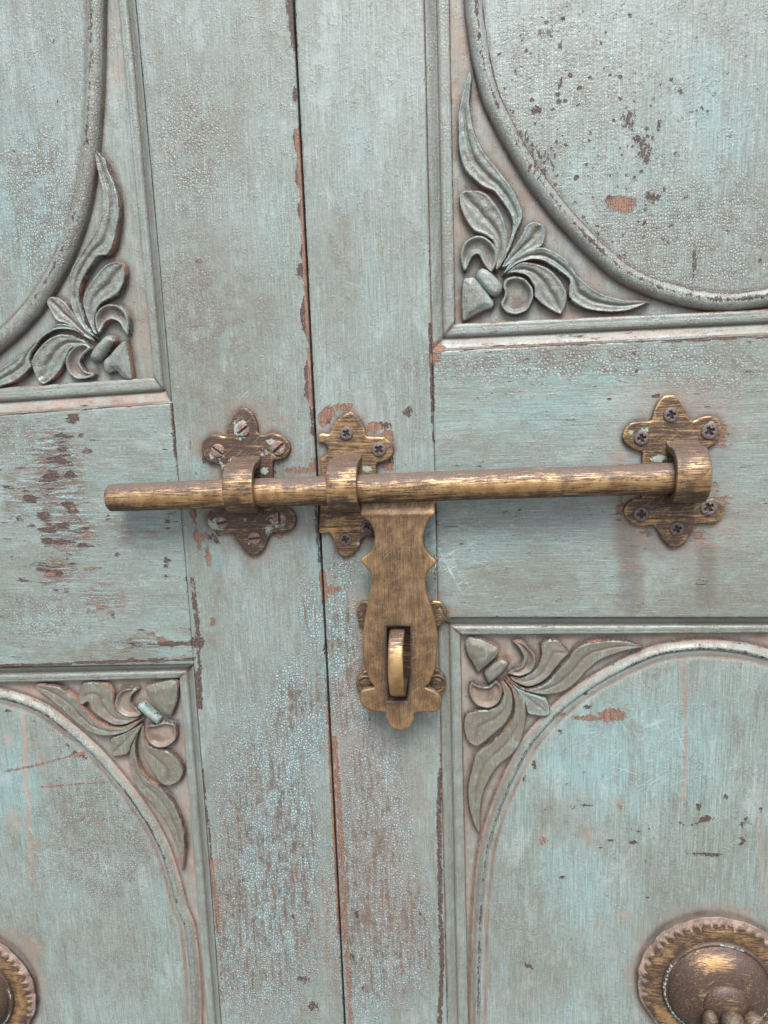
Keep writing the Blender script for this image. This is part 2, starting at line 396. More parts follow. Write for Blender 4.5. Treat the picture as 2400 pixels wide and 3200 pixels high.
def make_brass(name, along='x', amount=0.5, dusty=0.3, soft=0.0, fleck=0.35):
    """worn brass: dark brown patina rubbed through to yellow metal along the brushing direction"""
    g = NT(name); co = g.co; A = g.attr
    st = {'x': (0.05, 1, 1), 'z': (1, 1, 0.035), 'n': (0.10, 1, 0.9)}[along]
    sv = g.scalev(g.vm('ADD', co, g.vm('SCALE', g.noise(co, 0.15, 2, color=True), scale=0.8)), st)
    n1 = g.noise(sv, 2.3 if along == 'z' else 1.35, 6, 0.72); n2 = g.noise(co, 0.12, 4, 0.6); n3 = g.noise(co, 1.4, 4, 0.6)
    n4 = g.noise(g.scalev(co, (0.1, 1, 0.9)), 1.3, 3, 0.6)
    f = g.ma('ADD', g.ma('MULTIPLY', n1, 1.9), g.ma('MULTIPLY', n2, 0.5))
    f = g.ma('ADD', f, g.ma('MULTIPLY', g.ma('SUBTRACT', n4, 0.5), 0.35))
    f = g.ma('ADD', f, g.ma('ADD', g.ma('MULTIPLY', A('rub'), 0.75), amount - 0.5))
    f = g.ma('ADD', f, g.ma('MULTIPLY', g.ma('SUBTRACT', n3, 0.5), fleck))
    w = g.rng(f, 1.06 - soft, 1.45 + soft)
    pits = g.ma('MULTIPLY', g.rng(n3, 0.62, 0.70), A('pits'))
    w = g.ma('MULTIPLY', w, g.ma('SUBTRACT', 1.0, pits))
    pat = g.mix(g.rng(n3, 0.35, 0.65), (0.044, 0.029, 0.023), (0.088, 0.060, 0.046))
    brs = g.mix(g.rng(n2, 0.35, 0.65), (0.31, 0.190, 0.085), (0.50, 0.335, 0.165))
    col = g.mix(w, pat, brs)
    # faint dust on faces that look upwards
    geo = g.t.nodes.new('ShaderNodeNewGeometry'); sx = g.t.nodes.new('ShaderNodeSeparateXYZ'); g.t.links.new(geo.outputs['True Normal'], sx.inputs[0])
    du = g.ma('MULTIPLY', g.rng(sx.outputs['Z'], 0.25, 0.95), g.rng(n3, 0.3, 0.65, dusty*0.5, dusty))
    col = g.mix(du, col, (0.19, 0.145, 0.125))
    dm = g.ma('MULTIPLY', A('dust'), g.rng(n3, .25, .6, .5, 1.0), True)
    col = g.mix(dm, col, g.mix(g.rng(n2, .4, .6), (0.16, 0.11, 0.09), (0.29, 0.215, 0.18)))
    du = g.ma('MAXIMUM', du, dm)
    # paint smears left on the metal
    pm = g.rng(g.ma('ADD', A('paint'), g.ma('MULTIPLY', g.ma('SUBTRACT', g.noise(co, 0.55, 4, 0.65), 0.5), 1.6)), 0.5, 0.58)
    col = g.mix(pm, col, g.mix(g.rng(n3, 0.4, 0.6), (0.22, 0.27, 0.24), (0.34, 0.40, 0.37)))
    scm = g.t.nodes.new('ShaderNodeMapping'); scm.inputs['Rotation'].default_value = (0, 0.7, 0); g.t.links.new(co, scm.inputs[0])
    sc = g.rng(g.noise(g.scalev(scm.outputs[0], (0.05, 1, 1.6)), 1.2, 2), 0.66, 0.70)
    col = g.mix(g.ma('MULTIPLY', sc, 0.45), col, (0.52, 0.37, 0.19))
    g.put(g.bsdf.inputs['Base Color'], col)
    met = g.ma('MULTIPLY', g.ma('SUBTRACT', g.rng(w, 0, 1, 0.25, 0.75, False), du, True), g.ma('SUBTRACT', 1.0, pm))
    g.put(g.bsdf.inputs['Metallic'], met)
    g.put(g.bsdf.inputs['Roughness'], g.ma('ADD', g.rng(w, 0, 1, 0.52, 0.50 if along == 'n' else 0.34, False), g.ma('MULTIPLY', g.ma('MAXIMUM', du, pm), 0.25)))
    h = g.ma('ADD', g.ma('MULTIPLY', n1, 0.75), g.ma('MULTIPLY', n3, 0.22))
    h = g.ma('SUBTRACT', g.ma('ADD', h, g.ma('MULTIPLY', pm, 0.3)), g.ma('MULTIPLY', pits, 0.3))
    g.t.links.new(g.bump(h, 0.00022, 1.0), g.bsdf.inputs['Normal'])
    return g.m

def make_screw(name, a, b, metal):
    g = NT(name); co = g.co
    n = g.noise(co, 0.9, 4, 0.6); n2 = g.noise(co, 0.35, 3)
    col = g.mix(g.rng(n, 0.35, 0.65), a, b)
    pm = g.rng(g.ma('ADD', g.attr('paint'), g.ma('MULTIPLY', g.ma('SUBTRACT', n2, 0.5), 1.6)), 0.5, 0.58)
    col = g.mix(pm, col, (0.27, 0.31, 0.285))
    col = g.mix(g.ma('MULTIPLY', g.attr('cut'), .85), col, (0.02, 0.014, 0.012))  # slot darkness put into the colour, standing in for shade in a shallow cut
    g.put(g.bsdf.inputs['Base Color'], col)
    g.put(g.bsdf.inputs['Metallic'], g.ma('MULTIPLY', g.ma('SUBTRACT', 1.0, pm), metal)); g.put(g.bsdf.inputs['Roughness'], g.rng(n, 0.3, 0.7, 0.42, 0.6))
    g.t.links.new(g.bump(n, 0.0002, 0.8), g.bsdf.inputs['Normal'])
    return g.m

def make_plain(name, col, rough=0.9):
    g = NT(name); n = g.noise(g.co, 0.05, 4)
    g.put(g.bsdf.inputs['Base Color'], g.mix(n, tuple(c*0.75 for c in col), tuple(c*1.2 for c in col)))
    g.put(g.bsdf.inputs['Roughness'], rough); return g.m

PAINT_V = make_paint('aged_paint_upright_grain', 'v')
PAINT_H = make_paint('aged_paint_cross_grain', 'h')
BRASS_ROD = make_brass('worn_brass_rod', 'x', 0.42, 0.45)
BRASS_PLATE = make_brass('worn_brass_plate', 'x', 0.43, 0.25)
BRASS_HASP = make_brass('worn_brass_hasp', 'z', 0.46, 0.3, 0.42)
BRASS_RING = make_brass('worn_brass_strap', 'x', 0.46, 0.22, 0.0)
BRASS_KNOB = make_brass('worn_brass_knob', 'n', 0.30, 0.2, 0.05, 0.0)
SCREW_RUST = make_screw('rusty_painted_screw', (0.16, 0.095, 0.08), (0.30, 0.20, 0.175), 0.3)
SCREW_DARK = make_screw('dark_oxidised_screw', (0.10, 0.078, 0.076), (0.17, 0.14, 0.14), 0.3)
DARK_WOOD = make_plain('dark_inner_wood', (0.02, 0.014, 0.011))
STONE = make_plain('worn_paving', (0.17, 0.155, 0.14))

# ------------------------------------------------------------------ wear painted as blobs and strokes (photo px -> mm on the door)
MM = 0.185
STROKES = {k: [] for k in ('dirt_shade', 'chip', 'wood', 'dust', 'grime', 'aqua', 'wear', 'crack', 'scratch', 'speck', 'paint', 'rub')}
def blob(kind, ox, oy, s, items):
    """items: (u, v, ru, rv, strength[, angle])"""
    for it in items:
        u, v, ru, rv, st = it[:5]; ang = math.radians(it[5]) if len(it) > 5 else 0.0
        c = P(ox + u*s, oy + v*s)
        STROKES[kind].append(('b', c[0], c[1], ru*s*MM, rv*s*MM, ang, st))
def stroke(kind, ox, oy, s, pts, w, st):
    STROKES[kind].append(('l', trace(pts, ox, oy, s), w*s*MM, st))

def masks(X, Z, base=None, kinds=None):
    out = {}
    X = np.asarray(X, float); Z = np.asarray(Z, float)
    for k, items in STROKES.items():
        if kinds and k not in kinds: continue
        m = np.full(X.shape, float((base or {}).get(k, 0.0)))
        for it in items:
            if it[0] == 'b':
                _, cx, cz, rx, rz, an, st = it; R = max(rx, rz)
                sel = (abs(X - cx) < R) & (abs(Z - cz) < R)
                if not sel.any(): continue
                dx = X[sel] - cx; dz = Z[sel] - cz; ca, sa = math.cos(an), math.sin(an)
                r = np.sqrt(((dx*ca + dz*sa)/rx)**2 + ((-dx*sa + dz*ca)/rz)**2)
                val = st*np.clip(1.5*(1 - r), 0, 1)
            else:
                _, pl, w, st = it; lo = pl.min(0) - w; hi = pl.max(0) + w
                sel = (X > lo[0]) & (X < hi[0]) & (Z > lo[1]) & (Z < hi[1])
                if not sel.any(): continue
                d, _s = seg_dist(X[sel], Z[sel], pl, False)
                val = st*np.clip(1.6*(1 - d/w), 0, 1)
            m[sel] = np.maximum(m[sel], val) if st > 0 else m[sel] + val
        out[k] = m
    return out

# --- left rail: the long ragged scrape
blob('chip', 0, 1250, .422, [(540,140,82,68,0.75),(470,265,123,41,0.70),(470,350,82,102,0.70),(430,450,178,85,0.62),(370,560,110,90,0.72),(520,555,75,43,0.80),
 (330,650,137,90,0.50),(230,730,123,46,0.68),(500,770,90,43,0.80),(540,815,82,43,0.60),(330,860,110,90,0.62),(360,960,123,76,0.68),(470,935,110,55,0.62),(350,1040,85,68,0.75),
 (460,1050,165,60,0.64),(600,955,151,46,0.50),(640,1080,151,32,0.55),(310,1240,110,60,0.70),(400,1290,123,46,0.80),(330,1360,96,32,0.70),(520,1200,110,82,0.50),(240,930,82,30,0.70),
 (180,1330,82,35,0.60),(150,880,55,35,0.70),(60,650,110,41,0.55),(180,685,55,23,0.75),(1235,1180,46,55,0.62),(1225,1245,35,60,0.55),(1230,1310,27,68,0.55),(1270,1806,288,32,0.95),(1010,1810,96,35,0.65),
 (1460,1790,90,68,0.90),(985,1930,96,46,0.85),(840,1595,32,48,0.70),(870,1140,41,27,0.60),(640,380,68,27,0.60),(600,260,41,32,0.60),(1240,930,41,82,0.45),(1320,930,41,55,0.45),(150,510,123,27,0.55),(90,1170,35,30,0.60),(1040,1700,82,35,0.50),(410,1400,55,27,0.60),(500,1410,55,27,0.60),(800,870,41,41,0.50),(800,920,41,41,0.50)])
blob('wood', 0, 1250, .422, [(750,1520,130,66,.52),(810,1570,60,40,.5),(700,1240,150,34,.42),(1120,1730,62,28,.8),(1190,1770,66,34,.9),(370,1290,66,22,.7),(430,1230,50,50,.45),(1540,1170,40,150,.62),(1500,1010,66,60,.6),(540,800,30,22,.6),(640,385,30,14,.6),(1450,545,22,22,.6),(1410,330,20,50,.6),(1580,1640,46,62,1.0),(650,980,40,18,.6)])
stroke('chip', 0, 1250, .422, [(0,1968),(300,1962),(600,1946),(900,1938),(1300,1925),(1440,1915)], 20, .82)
stroke('chip', 0, 1250, .422, [(1272,30),(1285,200),(1300,420)], 20, .74)
stroke('chip', 0, 1250, .422, [(1425,1330),(1450,1560),(1470,1760),(1480,2133)], 34, .66)
stroke('wood', 0, 1250, .422, [(1420,830),(1450,960),(1480,1100)], 34, .5)
blob('wear', 0, 1250, .422, [(420,560,300,560,.75),(520,980,330,240,.7),(420,1260,240,180,.6),(760,1480,300,200,.4),(130,720,230,300,.45),(1000,1800,420,120,.45),(900,1000,330,180,.25)])
blob('aqua', 0, 1250, .422, [(700,900,900,900,.35),(1150,1650,330,260,.45),(500,560,80,90,.9),(180,1600,500,350,.35),(1480,500,110,120,.9),(1600,1180,60,150,.8),(1250,1870,200,60,.8)])
blob('crack', 0, 1250, .422, [(150,300,500,330,.75),(250,1600,800,360,.7)])
blob('grime', 0, 1250, .422, [(700,1880,900,160,.8),(400,1200,420,260,.35),(60,160,400,120,.5),(330,690,180,110,.7),(1580,1760,110,150,.95)])
stroke('scratch', 0, 1250, .422, [(330,1500),(600,1650),(950,1880)], 26, .5)
stroke('scratch', 0, 1250, .422, [(100,1640),(350,1800),(700,1820)], 40, .3)

# --- seam between the leaves
stroke('chip', 0, 0, .7233, [(1245,0),(1262,120),(1272,200)], 22, .72)
stroke('wood', 0, 0, .7233, [(1282,570),(1295,760),(1312,1000),(1322,1240),(1335,1500),(1345,1760)], 14, .56)
blob('chip', 0, 0, .7233, [(1300,1168,26,40,.95),(1318,1370,30,100,.95),(1330,1600,26,60,.95),(1330,1690,26,50,.9),(1280,600,20,50,.85),(1288,760,16,60,.8),(1292,910,18,40,.8),(1275,410,16,40,.7),(1310,1090,24,40,.75)])
stroke('chip', 600, 1250, .3918, [(960,60),(975,280)], 30, .7)
stroke('chip', 600, 1250, .3918, [(985,830),(1015,1290)], 22, .6)
stroke('wood', 560, 2100, .5425, [(862,250),(880,620),(905,1100),(925,1500)], 22, .72)
stroke('wood', 560, 2100, .5425, [(895,380),(925,800),(948,1200),(965,1600),(990,2020)], 26, .68)
stroke('wood', 950, 1500, .3844, [(150,760),(170,960)], 40, .85)
stroke('aqua', 950, 1500, .3844, [(80,450),(120,700),(150,1000),(170,1560)], 40, 1.0)
blob('wood', 950, 1500, .3844, [(230,890,110,60,.9),(330,870,70,36,.55),(200,1320,40,60,.5)])
# around the middle and left brackets
blob('wood', 600, 1250, .3918, [(1110,90,90,80,.75),(1210,50,130,46,.72),(1440,225,90,66,.95),(1560,290,80,90,.75),(1570,540,70,50,.8),(860,560,190,36,.95),(960,520,40,90,.7),(700,1085,60,60,.6),(1040,160,50,90,.6)])
blob('chip', 600, 1250, .3918, [(1060,150,70,90,.6),(960,105,26,60,.85),(955,255,22,40,.95),(1520,200,110,44,.62),(1590,480,50,60,.62),(650,570,40,40,.7),(660,1070,40,30,.7),(100,480,40,50,.6),(180,1100,90,90,.6),(40,1090,50,60,.62),(20,890,40,60,.6)])
blob('dust', 600, 1250, .3918, [(420,250,460,330,.42),(440,1050,470,340,.4),(720,150,70,40,.8),(1300,330,420,420,.45)])
blob('grime', 600, 1250, .3918, [(420,400,520,420,.4),(1250,1000,400,400,.5),(600,900,400,200,.4)])
blob('scratch', 600, 1250, .3918, [(700,1200,300,120,.5),(240,90,120,160,.3),(900,250,120,300,.25)])
blob('chip', 1000, 1200, .8439, [(325,100,26,34,.62),(1070,55,16,12,.9),(1245,45,22,10,.8),(415,120,8,90,.62),(420,200,8,60,.62),(412,20,8,60,.75),(425,700,8,120,.62)])
# --- right rail
blob('aqua', 1000, 1200, .8439, [(900,120,560,130,.5),(700,600,560,160,.25),(1450,300,300,300,.3),(650,450,420,40,.3)])
blob('grime', 1000, 1200, .8439, [(1500,820,700,260,.75),(800,760,700,160,.55),(1180,640,60,200,.55),(1150,430,90,80,.6),(600,200,300,120,.4)])
blob('dust', 1000, 1200, .8439, [(1310,140,330,200,.55),(1310,500,340,240,.55),(1400,570,70,60,.8),(1100,270,60,40,.8)])
blob('wood', 1000, 1200, .8439, [(1490,180,26,80,.6),(1460,390,26,50,.55),(1500,430,44,30,.55),(1110,450,20,60,.6),(1215,545,40,30,.55),(1400,560,60,50,.5)])
blob('scratch', 1000, 1200, .8439, [(480,620,230,230,.85),(480,260,110,90,.35),(1500,150,130,120,.3)])
stroke('chip', 1200, 0, .7233, [(198,1400),(205,1500),(208,1640),(212,1770)], 12, .85)
blob('wood', 1200, 0, .7233, [(240,1500,36,46,.95),(225,1545,36,30,.7)])
blob('crack', 1350, 950, .633, [(700,280,1200,130,.95),(1350,330,420,170,.8)])
blob('speck', 1350, 950, .633, [(1150,300,420,120,.35)])
blob('aqua', 1350, 950, .633, [(700,330,1100,110,.5)])
stroke('chip', 1350, 950, .633, [(300,212),(900,190),(1300,178),(1659,165)], 10, .62)
# --- upper right panel
blob('speck', 1200, 0, .7233, [(850,450,560,640,.6),(1300,300,480,300,.35),(1050,950,400,300,.45),(1500,700,300,300,.2)])
blob('chip', 1200, 0, .7233, [(690,700,92,110,.42),(610,580,60,46,.42),(650,640,80,70,.42),(1132,640,44,100,.52),(1100,590,36,26,.55),(1065,510,50,66,.46),(1160,845,50,22,.68),(660,465,40,20,.66),(765,350,14,44,.66),(765,180,12,40,.6),(1195,540,14,70,.62),(1315,845,26,16,.66),(1350,1130,14,110,.64),(1060,860,40,26,.62),(985,850,30,20,.7),(930,1060,14,90,.5),(1500,990,14,20,.6),(1640,1120,20,16,.7)])
blob('wood', 1200, 0, .7233, [(1030,880,80,44,.85),(690,130,50,28,.6)])
blob('crack', 1200, 0, .7233, [(1350,1050,700,420,.8),(700,500,600,600,.45)])
blob('aqua', 1200, 0, .7233, [(1350,600,620,500,.35),(700,900,400,400,.2)])
blob('grime', 1200, 0, .7233, [(1250,1080,420,240,.35)])
# --- upper left panel / stile
blob('crack', 0, 0, .7233, [(200,900,420,520,.95),(820,650,260,420,.8),(820,1300,220,420,.65),(0,300,380,300,.4)])
blob('chip', 0, 0, .7233, [(858,1128,22,14,.85),(235,425,16,10,.7),(220,160,14,10,.6),(40,640,10,30,.6)])
blob('wood', 0, 0, .7233, [(860,1128,18,10,.6),(1470,1765,80,26,.6)])
blob('aqua', 0, 0, .7233, [(80,900,320,420,.5),(1180,800,120,1000,.2),(1500,600,220,800,.15)])
blob('grime', 0, 0, .7233, [(880,1380,420,520,.95),(850,500,240,420,.45),(950,1700,420,260,.8),(1480,1250,140,420,.6)])
blob('scratch', 0, 0, .7233, [(1480,900,160,900,.25),(1000,1680,320,160,.4)])
# --- lower right panel
blob('wood', 1350, 1900, .4219, [(1340,818,150,74,1.0),(1160,838,170,34,.95),(970,815,90,26,.85),(1400,1510,46,80,.42),(830,1760,50,90,.4),(1050,1500,40,30,.5)])
blob('chip', 1350, 1900, .4219, [(1140,655,34,30,.85),(1160,755,40,32,.75),(960,940,44,40,.75),(1155,1490,70,18,.75),(845,1525,30,24,.75),(1340,1750,44,24,.85),(1500,1770,44,18,.8),(1260,1805,40,14,.7),(1140,1240,26,20,.6),(1000,1330,20,14,.6),(1550,1690,34,20,.6),(760,1190,30,60,.7),(690,1290,24,50,.62)])
blob('chip', 1300, 1900, .663, [(1345,960,20,34,.85),(1378,1015,44,26,.9),(1330,1035,50,10,.7,25),(1385,1182,120,13,.95),(530,1710,42,22,.9,-40),(925,1115,34,16,.8),(1030,1125,34,16,.75),(1475,910,22,24,.75),(1565,1030,44,46,.55),(1550,1115,32,66,.62),(690,1290,26,16,.7),(1165,1170,14,40,.6),(1105,1060,14,16,.7),(1100,1385,18,12,.7),(1210,1310,24,14,.6),(1640,970,14,30,.7)])
blob('speck', 1300, 1900, .663, [(1200,1150,560,360,.3),(800,1300,500,400,.18)])
stroke('dust', 1300, 1900, .663, [(1268,240),(1278,450),(1285,620),(1270,920)], 13, .9)
stroke('dust', 1300, 1900, .663, [(1640,900),(1650,1450)], 16, .6)
blob('dust', 1300, 1900, .663, [(965,940,34,46,.8),(810,1100,40,80,.7),(600,1110,40,60,.6),(985,1465,60,24,.75),(870,1520,30,30,.6),(540,1890,46,26,.6),(1380,1650,480,300,.45)])
blob('aqua', 1300, 1900, .663, [(1050,700,560,520,.6),(700,1300,420,420,.35),(700,780,160,160,.6)])
blob('scratch', 1300, 1900, .663, [(1000,700,560,460,.6),(650,1400,300,520,.35),(1400,800,300,400,.35)])
blob('grime', 1300, 1900, .663, [(1350,1650,520,420,.6),(500,1700,320,420,.35),(700,1050,200,200,.4)])
blob('crack', 1300, 1900, .663, [(450,1400,260,700,.4)])
# --- lower left panel
stroke('dust', 0, 2050, .3918, [(150,470),(168,700),(172,920),(195,1200),(200,1420),(215,1600),(228,1850)], 28, 1.0)
stroke('wood', 0, 2050, .3918, [(0,948),(130,925),(330,880),(500,835),(640,800)], 17, .72)
stroke('chip', 0, 2050, .3918, [(560,800),(650,835)], 44, .62)
stroke('wood', 0, 2050, .3918, [(300,1072),(560,1052),(790,1035)], 15, .72)
blob('dust', 0, 2050, .3918, [(170,900,60,80,.9),(300,870,60,120,.75),(240,1540,60,130,.7),(30,690,70,70,.9),(250,720,70,60,.6),(80,1340,160,160,.55),(340,1090,40,120,.5),(760,1370,70,60,.45)])
blob('chip', 0, 2050, .3918, [(230,440,60,28,.75,-40),(360,500,70,22,.8,-40),(470,590,100,26,.85,-38),(80,380,60,24,.7,-20),(30,460,60,26,.7),(250,545,60,20,.6),(510,740,60,40,.6,-38)])
blob('crack', 0, 1900, .663, [(450,1100,560,700,.9),(350,600,300,300,.75),(600,1700,300,420,.55)])
blob('aqua', 0, 1900, .663, [(60,900,300,420,.55),(300,1300,300,300,.25),(330,650,240,160,.3),(700,1300,160,500,.2)])
blob('scratch', 0, 1900, .663, [(200,1150,300,420,.6)])
blob('grime', 0, 1900, .663, [(300,1050,300,300,.3),(130,1700,120,300,.7),(480,1700,360,300,.4)])
blob('dust', 0, 1900, .663, [(120,1620,110,100,.95),(40,1560,120,60,.6),(150,1850,60,260,.5)])
# --- lower stiles: flaked blue paint on brown
blob('wear', 560, 2100, .5425, [(520,1150,480,1500,.85),(640,1050,260,1000,1.1),(680,250,300,520,.75),(330,1500,300,1000,.75),(1130,900,300,1000,.95),(1080,1400,380,1000,1.0),(1000,120,230,400,.95),(1300,1500,280,700,.8)])
blob('aqua', 560, 2100, .5425, [(720,280,110,140,.9),(1180,700,160,420,.6),(960,1430,50,260,1.0),(800,280,36,400,.8),(620,1300,200,600,.5)])
blob('grime', 560, 2100, .5425, [(220,700,160,700,.5),(1350,900,120,700,.4),(1100,300,300,200,.4)])
blob('dust', 560, 2100, .5425, [(1180,1000,330,1300,.35),(990,500,200,500,.4),(880,1500,140,700,.35),(1370,1240,130,70,.6),(200,1100,60,70,.6),(230,1360,60,160,.6),(1390,700,120,300,.3),(990,130,130,260,.45)])
stroke('chip', 560, 2100, .5425, [(1505,560),(1495,800),(1500,1000),(1505,1400),(1515,1700),(1500,2020)], 24, .78)
stroke('chip', 560, 2100, .5425, [(105,20),(120,200)], 30, .8)
stroke('chip', 560, 2100, .5425, [(135,560),(170,900),(200,1250),(225,1500)], 14, .62)
stroke('wood', 560, 2100, .5425, [(185,1090),(215,1300),(235,1500),(250,1900)], 24, .45)
blob('chip', 560, 2100, .5425, [(1000,1640,34,50,.6),(1060,1820,26,40,.7),(1390,1390,14,26,.8),(720,1770,60,50,.62),(770,1930,60,70,.6),(640,1410,40,34,.6),(1330,1260,20,40,.62),(1020,1400,40,60,.55)])
blob('wear', 950, 1500, .3844, [(330,1300,260,700,.75),(320,700,240,300,.55),(60,1100,160,500,.6)])
blob('grime', 950, 1500, .3844, [(330,1200,300,800,.6)])
stroke('dirt_shade', 1900, 1200, .2486, [(240,1750),(220,2000),(260,2400),(250,2750)], 190, .45)
stroke('dirt_shade', 1900, 1200, .2486, [(1180,1800),(1230,2200),(1220,2700)], 150, .40)
stroke('grime', 1000, 1200, .8439, [(1150,470),(1160,640),(1170,830)], 70, .95)
stroke('grime', 1000, 1200, .8439, [(1440,620),(1450,830)], 60, .8)
blob('dirt_shade', 600, 1250, .3918, [(420,660,420,640,.28),(1240,660,330,640,.30)])
blob('dirt_shade', 1900, 1200, .2486, [(820,1100,820,1100,.30)])
blob('dirt_shade', 950, 1500, .3844, [(770,1200,480,1000,.30)])
# --- brackets: paint smeared on the left one
blob('paint', 600, 1250, .3918, [(400,230,100,120,.85),(210,430,130,90,.62),(240,520,80,50,.7),(690,400,110,110,.62),(640,330,60,40,.7),(350,470,90,40,.6),(590,560,60,60,.75),(590,420,60,60,.62),
 (230,980,110,110,.72),(160,1000,70,100,.7),(700,950,110,100,.72),(620,1030,80,90,.6),(500,1120,90,90,.6),(420,950,100,60,.45)])
blob('paint', 1900, 1200, .2486, [(430,590,110,70,.6),(280,600,70,40,.62),(620,930,150,70,.8),(1280,480,100,40,.55),(830,2045,50,20,.9),(1300,1460,90,30,.55)])
blob('paint', 950, 1500, .3844, [(1110,1080,60,110,.42),(470,1090,40,110,.4),(460,1640,40,80,.4)])
blob('paint', 600, 1250, .3918, [(1400,545,70,40,.9),(1330,1130,30,60,.6)])

# ------------------------------------------------------------------ the setting outside the close-up
def flat_quad(name, pts, mat, kind=None):
    me = bpy.data.meshes.new(name); me.from_pydata(pts, [], [(0, 1, 2, 3)]); me.materials.append(mat)
    o = bpy.data.objects.new(name, me); C.objects.link(o)
    if kind: o['kind'] = kind
    return o
flat_quad('ground', [(-30, -30, -1.15), (30, -30, -1.15), (30, 30, -1.15), (-30, 30, -1.15)], STONE, 'structure')

# ------------------------------------------------------------------ door construction lines (mm)
ZT, ZB, XL0, XR0 = 318.0, -410.0, -362.0, 272.0
def vfit(pts): q = trace(pts); b = np.polyfit(q[:, 1], q[:, 0], 1); return lambda z: np.polyval(b, z)
def hfit(pts): q = trace(pts); b = np.polyfit(q[:, 0], q[:, 1], 1); return lambda x: np.polyval(b, x)
def cross(fv, fh):
    x, z = 0.0, 0.0
    for _ in range(30): x = float(fv(z)); z = float(fh(x))
    return x, z
_lq = trace([(423,0),(474,564),(532,1230),(613,2165),(690,3200)])[::-1]
_lf = np.polyfit(_lq[:, 1], _lq[:, 0], 2)
stile_l = lambda z: np.polyval(_lf, z)
seam = vfit([(917,0),(980,1280),(1013,1900),(1077,3200)])
stile_r = vfit([(1324,0),(1348,1085),(1355,1300),(1373,2019),(1378,2231),(1396,3200)])
ul_o = hfit([(0,1297),(529,1260)]); ll_o = hfit([(0,2087),(603,2077)])
ur_o = hfit([(1400,1094),(2000,1065)]); lr_o = hfit([(1405,1931.6),(2400,1932)])
ul_iv = vfit([(362,0),(397,400),(423,685),(447.5,908.5),(468,1132)]); ul_ih = hfit([(0,1209.5),(468,1179)])
ur_iv = vfit([(1406,0),(1420,873),(1424,1000)]); ur_ih = hfit([(1436,1007.5),(2000,982)])
ll_iv = vfit([(552,2128),(568,2285),(588,2520),(611,2850),(643,3200)]); ll_ih = hfit([(0,2140),(552,2126)])
lr_iv = vfit([(1443,1997),(1444,2322),(1453,2700),(1462,3027),(1466,3200)]); lr_ih = hfit([(1443,1990.7),(2050,1986.5)])

DOOR_L = thing('carved_door', 'weathered aqua carved door leaf with scraped rail behind the blunt bolt tip', 'door', (float(seam(0)), 0, 0), 'pair of carved door leaves')
DOOR_R = thing('carved_door', 'weathered aqua carved door leaf that the long bolt and hasp are mounted on', 'door', (float(seam(0)) + 1.4, 0, 0), 'pair of carved door leaves')

def board(name, xa, xb, za, zb, mat, parent, base, extra=None, step=1.0, grainamp=0.12):
    """flat member between edge functions xa(z), xb(z), za(x), zb(x); slightly rounded arrises and worn unevenness"""
    zm = 0.5*(float(za(0)) + float(zb(0))); xm0 = float(xa(zm)); xm1 = float(xb(zm))
    nu = int((xm1 - xm0)/step) + 2; nv = int((float(zb(xm0)) - float(za(xm0)))/step) + 2
    e = np.array([0, .25, .6]); u = np.concatenate([e/(xm1-xm0), np.linspace(1.1, xm1-xm0-1.1, nu)/(xm1-xm0), 1 - e[::-1]/(xm1-xm0)])
    hz = float(zb(xm0)) - float(za(xm0))
    v = np.concatenate([e/hz, np.linspace(1.1, hz-1.1, nv)/hz, 1 - e[::-1]/hz])
    U, V = np.meshgrid(u, v)
    Zc = za(0)*(1-V) + zb(0)*V
    X = xa(Zc)*(1-U) + xb(Zc)*U
    Z = za(X)*(1-V) + zb(X)*V
    X = xa(Z)*(1-U) + xb(Z)*U
    ed = np.minimum(np.minimum(U, 1-U)*(xm1-xm0), np.minimum(V, 1-V)*hz)
    Hh = -0.6*np.clip(1 - ed/1.1, 0, 1)**2 + grainamp*(vnoise(X, Z, 17, 3) - .5) + 0.3*(vnoise(X, Z, 60, 4) - .5)
    at = masks(X, Z, base, ('chip','wood','dust','grime','aqua','wear','crack','scratch','speck','dirt_shade'))
    ec = 0.5*np.clip(1 - ed/1.3, 0, 1)*(0.1 + 1.1*vnoise(X, Z, 14, 9))
    at['chip'] = np.maximum(at['chip'], ec)
    if extra: Hh = extra(X, Z, U, V, Hh, at)
    o = sheet(name, X, Z, Hh, mat, parent, at); BOARDS.append(o); return o
BOARDS = []

def stile_groove(X, Z, U, V, Hh, at):
    # the shallow quirk worked beside the meeting edge of the left stile, deeper towards the bottom
    d = np.abs(X - (seam(Z) - 4.6)); k = sstep(-20, -110, Z)
    at['grime'] = np.maximum(at['grime'], 0.7*k*np.clip(1 - d/0.9, 0, 1))
    return Hh - 0.7*k*np.exp(-(d/0.55)**2)

G = 0.12
c0 = lambda v: (lambda t: np.full(np.shape(t), float(v)) if np.ndim(t) else float(v))
board('stile', lambda z: stile_l(z) + G, lambda z: seam(z) - 0.65, c0(ZB), c0(ZT), PAINT_V, DOOR_L, dict(aqua=-.04, crack=.25, grime=.06), stile_groove)
board('stile', lambda z: seam(z) + 0.65, lambda z: stile_r(z) - G, c0(ZB), c0(ZT), PAINT_V, DOOR_R, dict(aqua=0, crack=.12, grime=.06))
board('rail', c0(XL0), lambda z: stile_l(z) - G, lambda x: ll_o(x) + G, lambda x: ul_o(x) - G, PAINT_H, DOOR_L, dict(aqua=.2, crack=.2, grime=.05))
board('rail', lambda z: stile_r(z) + G, c0(XR0), lambda x: lr_o(x) + G, lambda x: ur_o(x) - G, PAINT_H, DOOR_R, dict(aqua=.17, crack=.15, grime=.1))
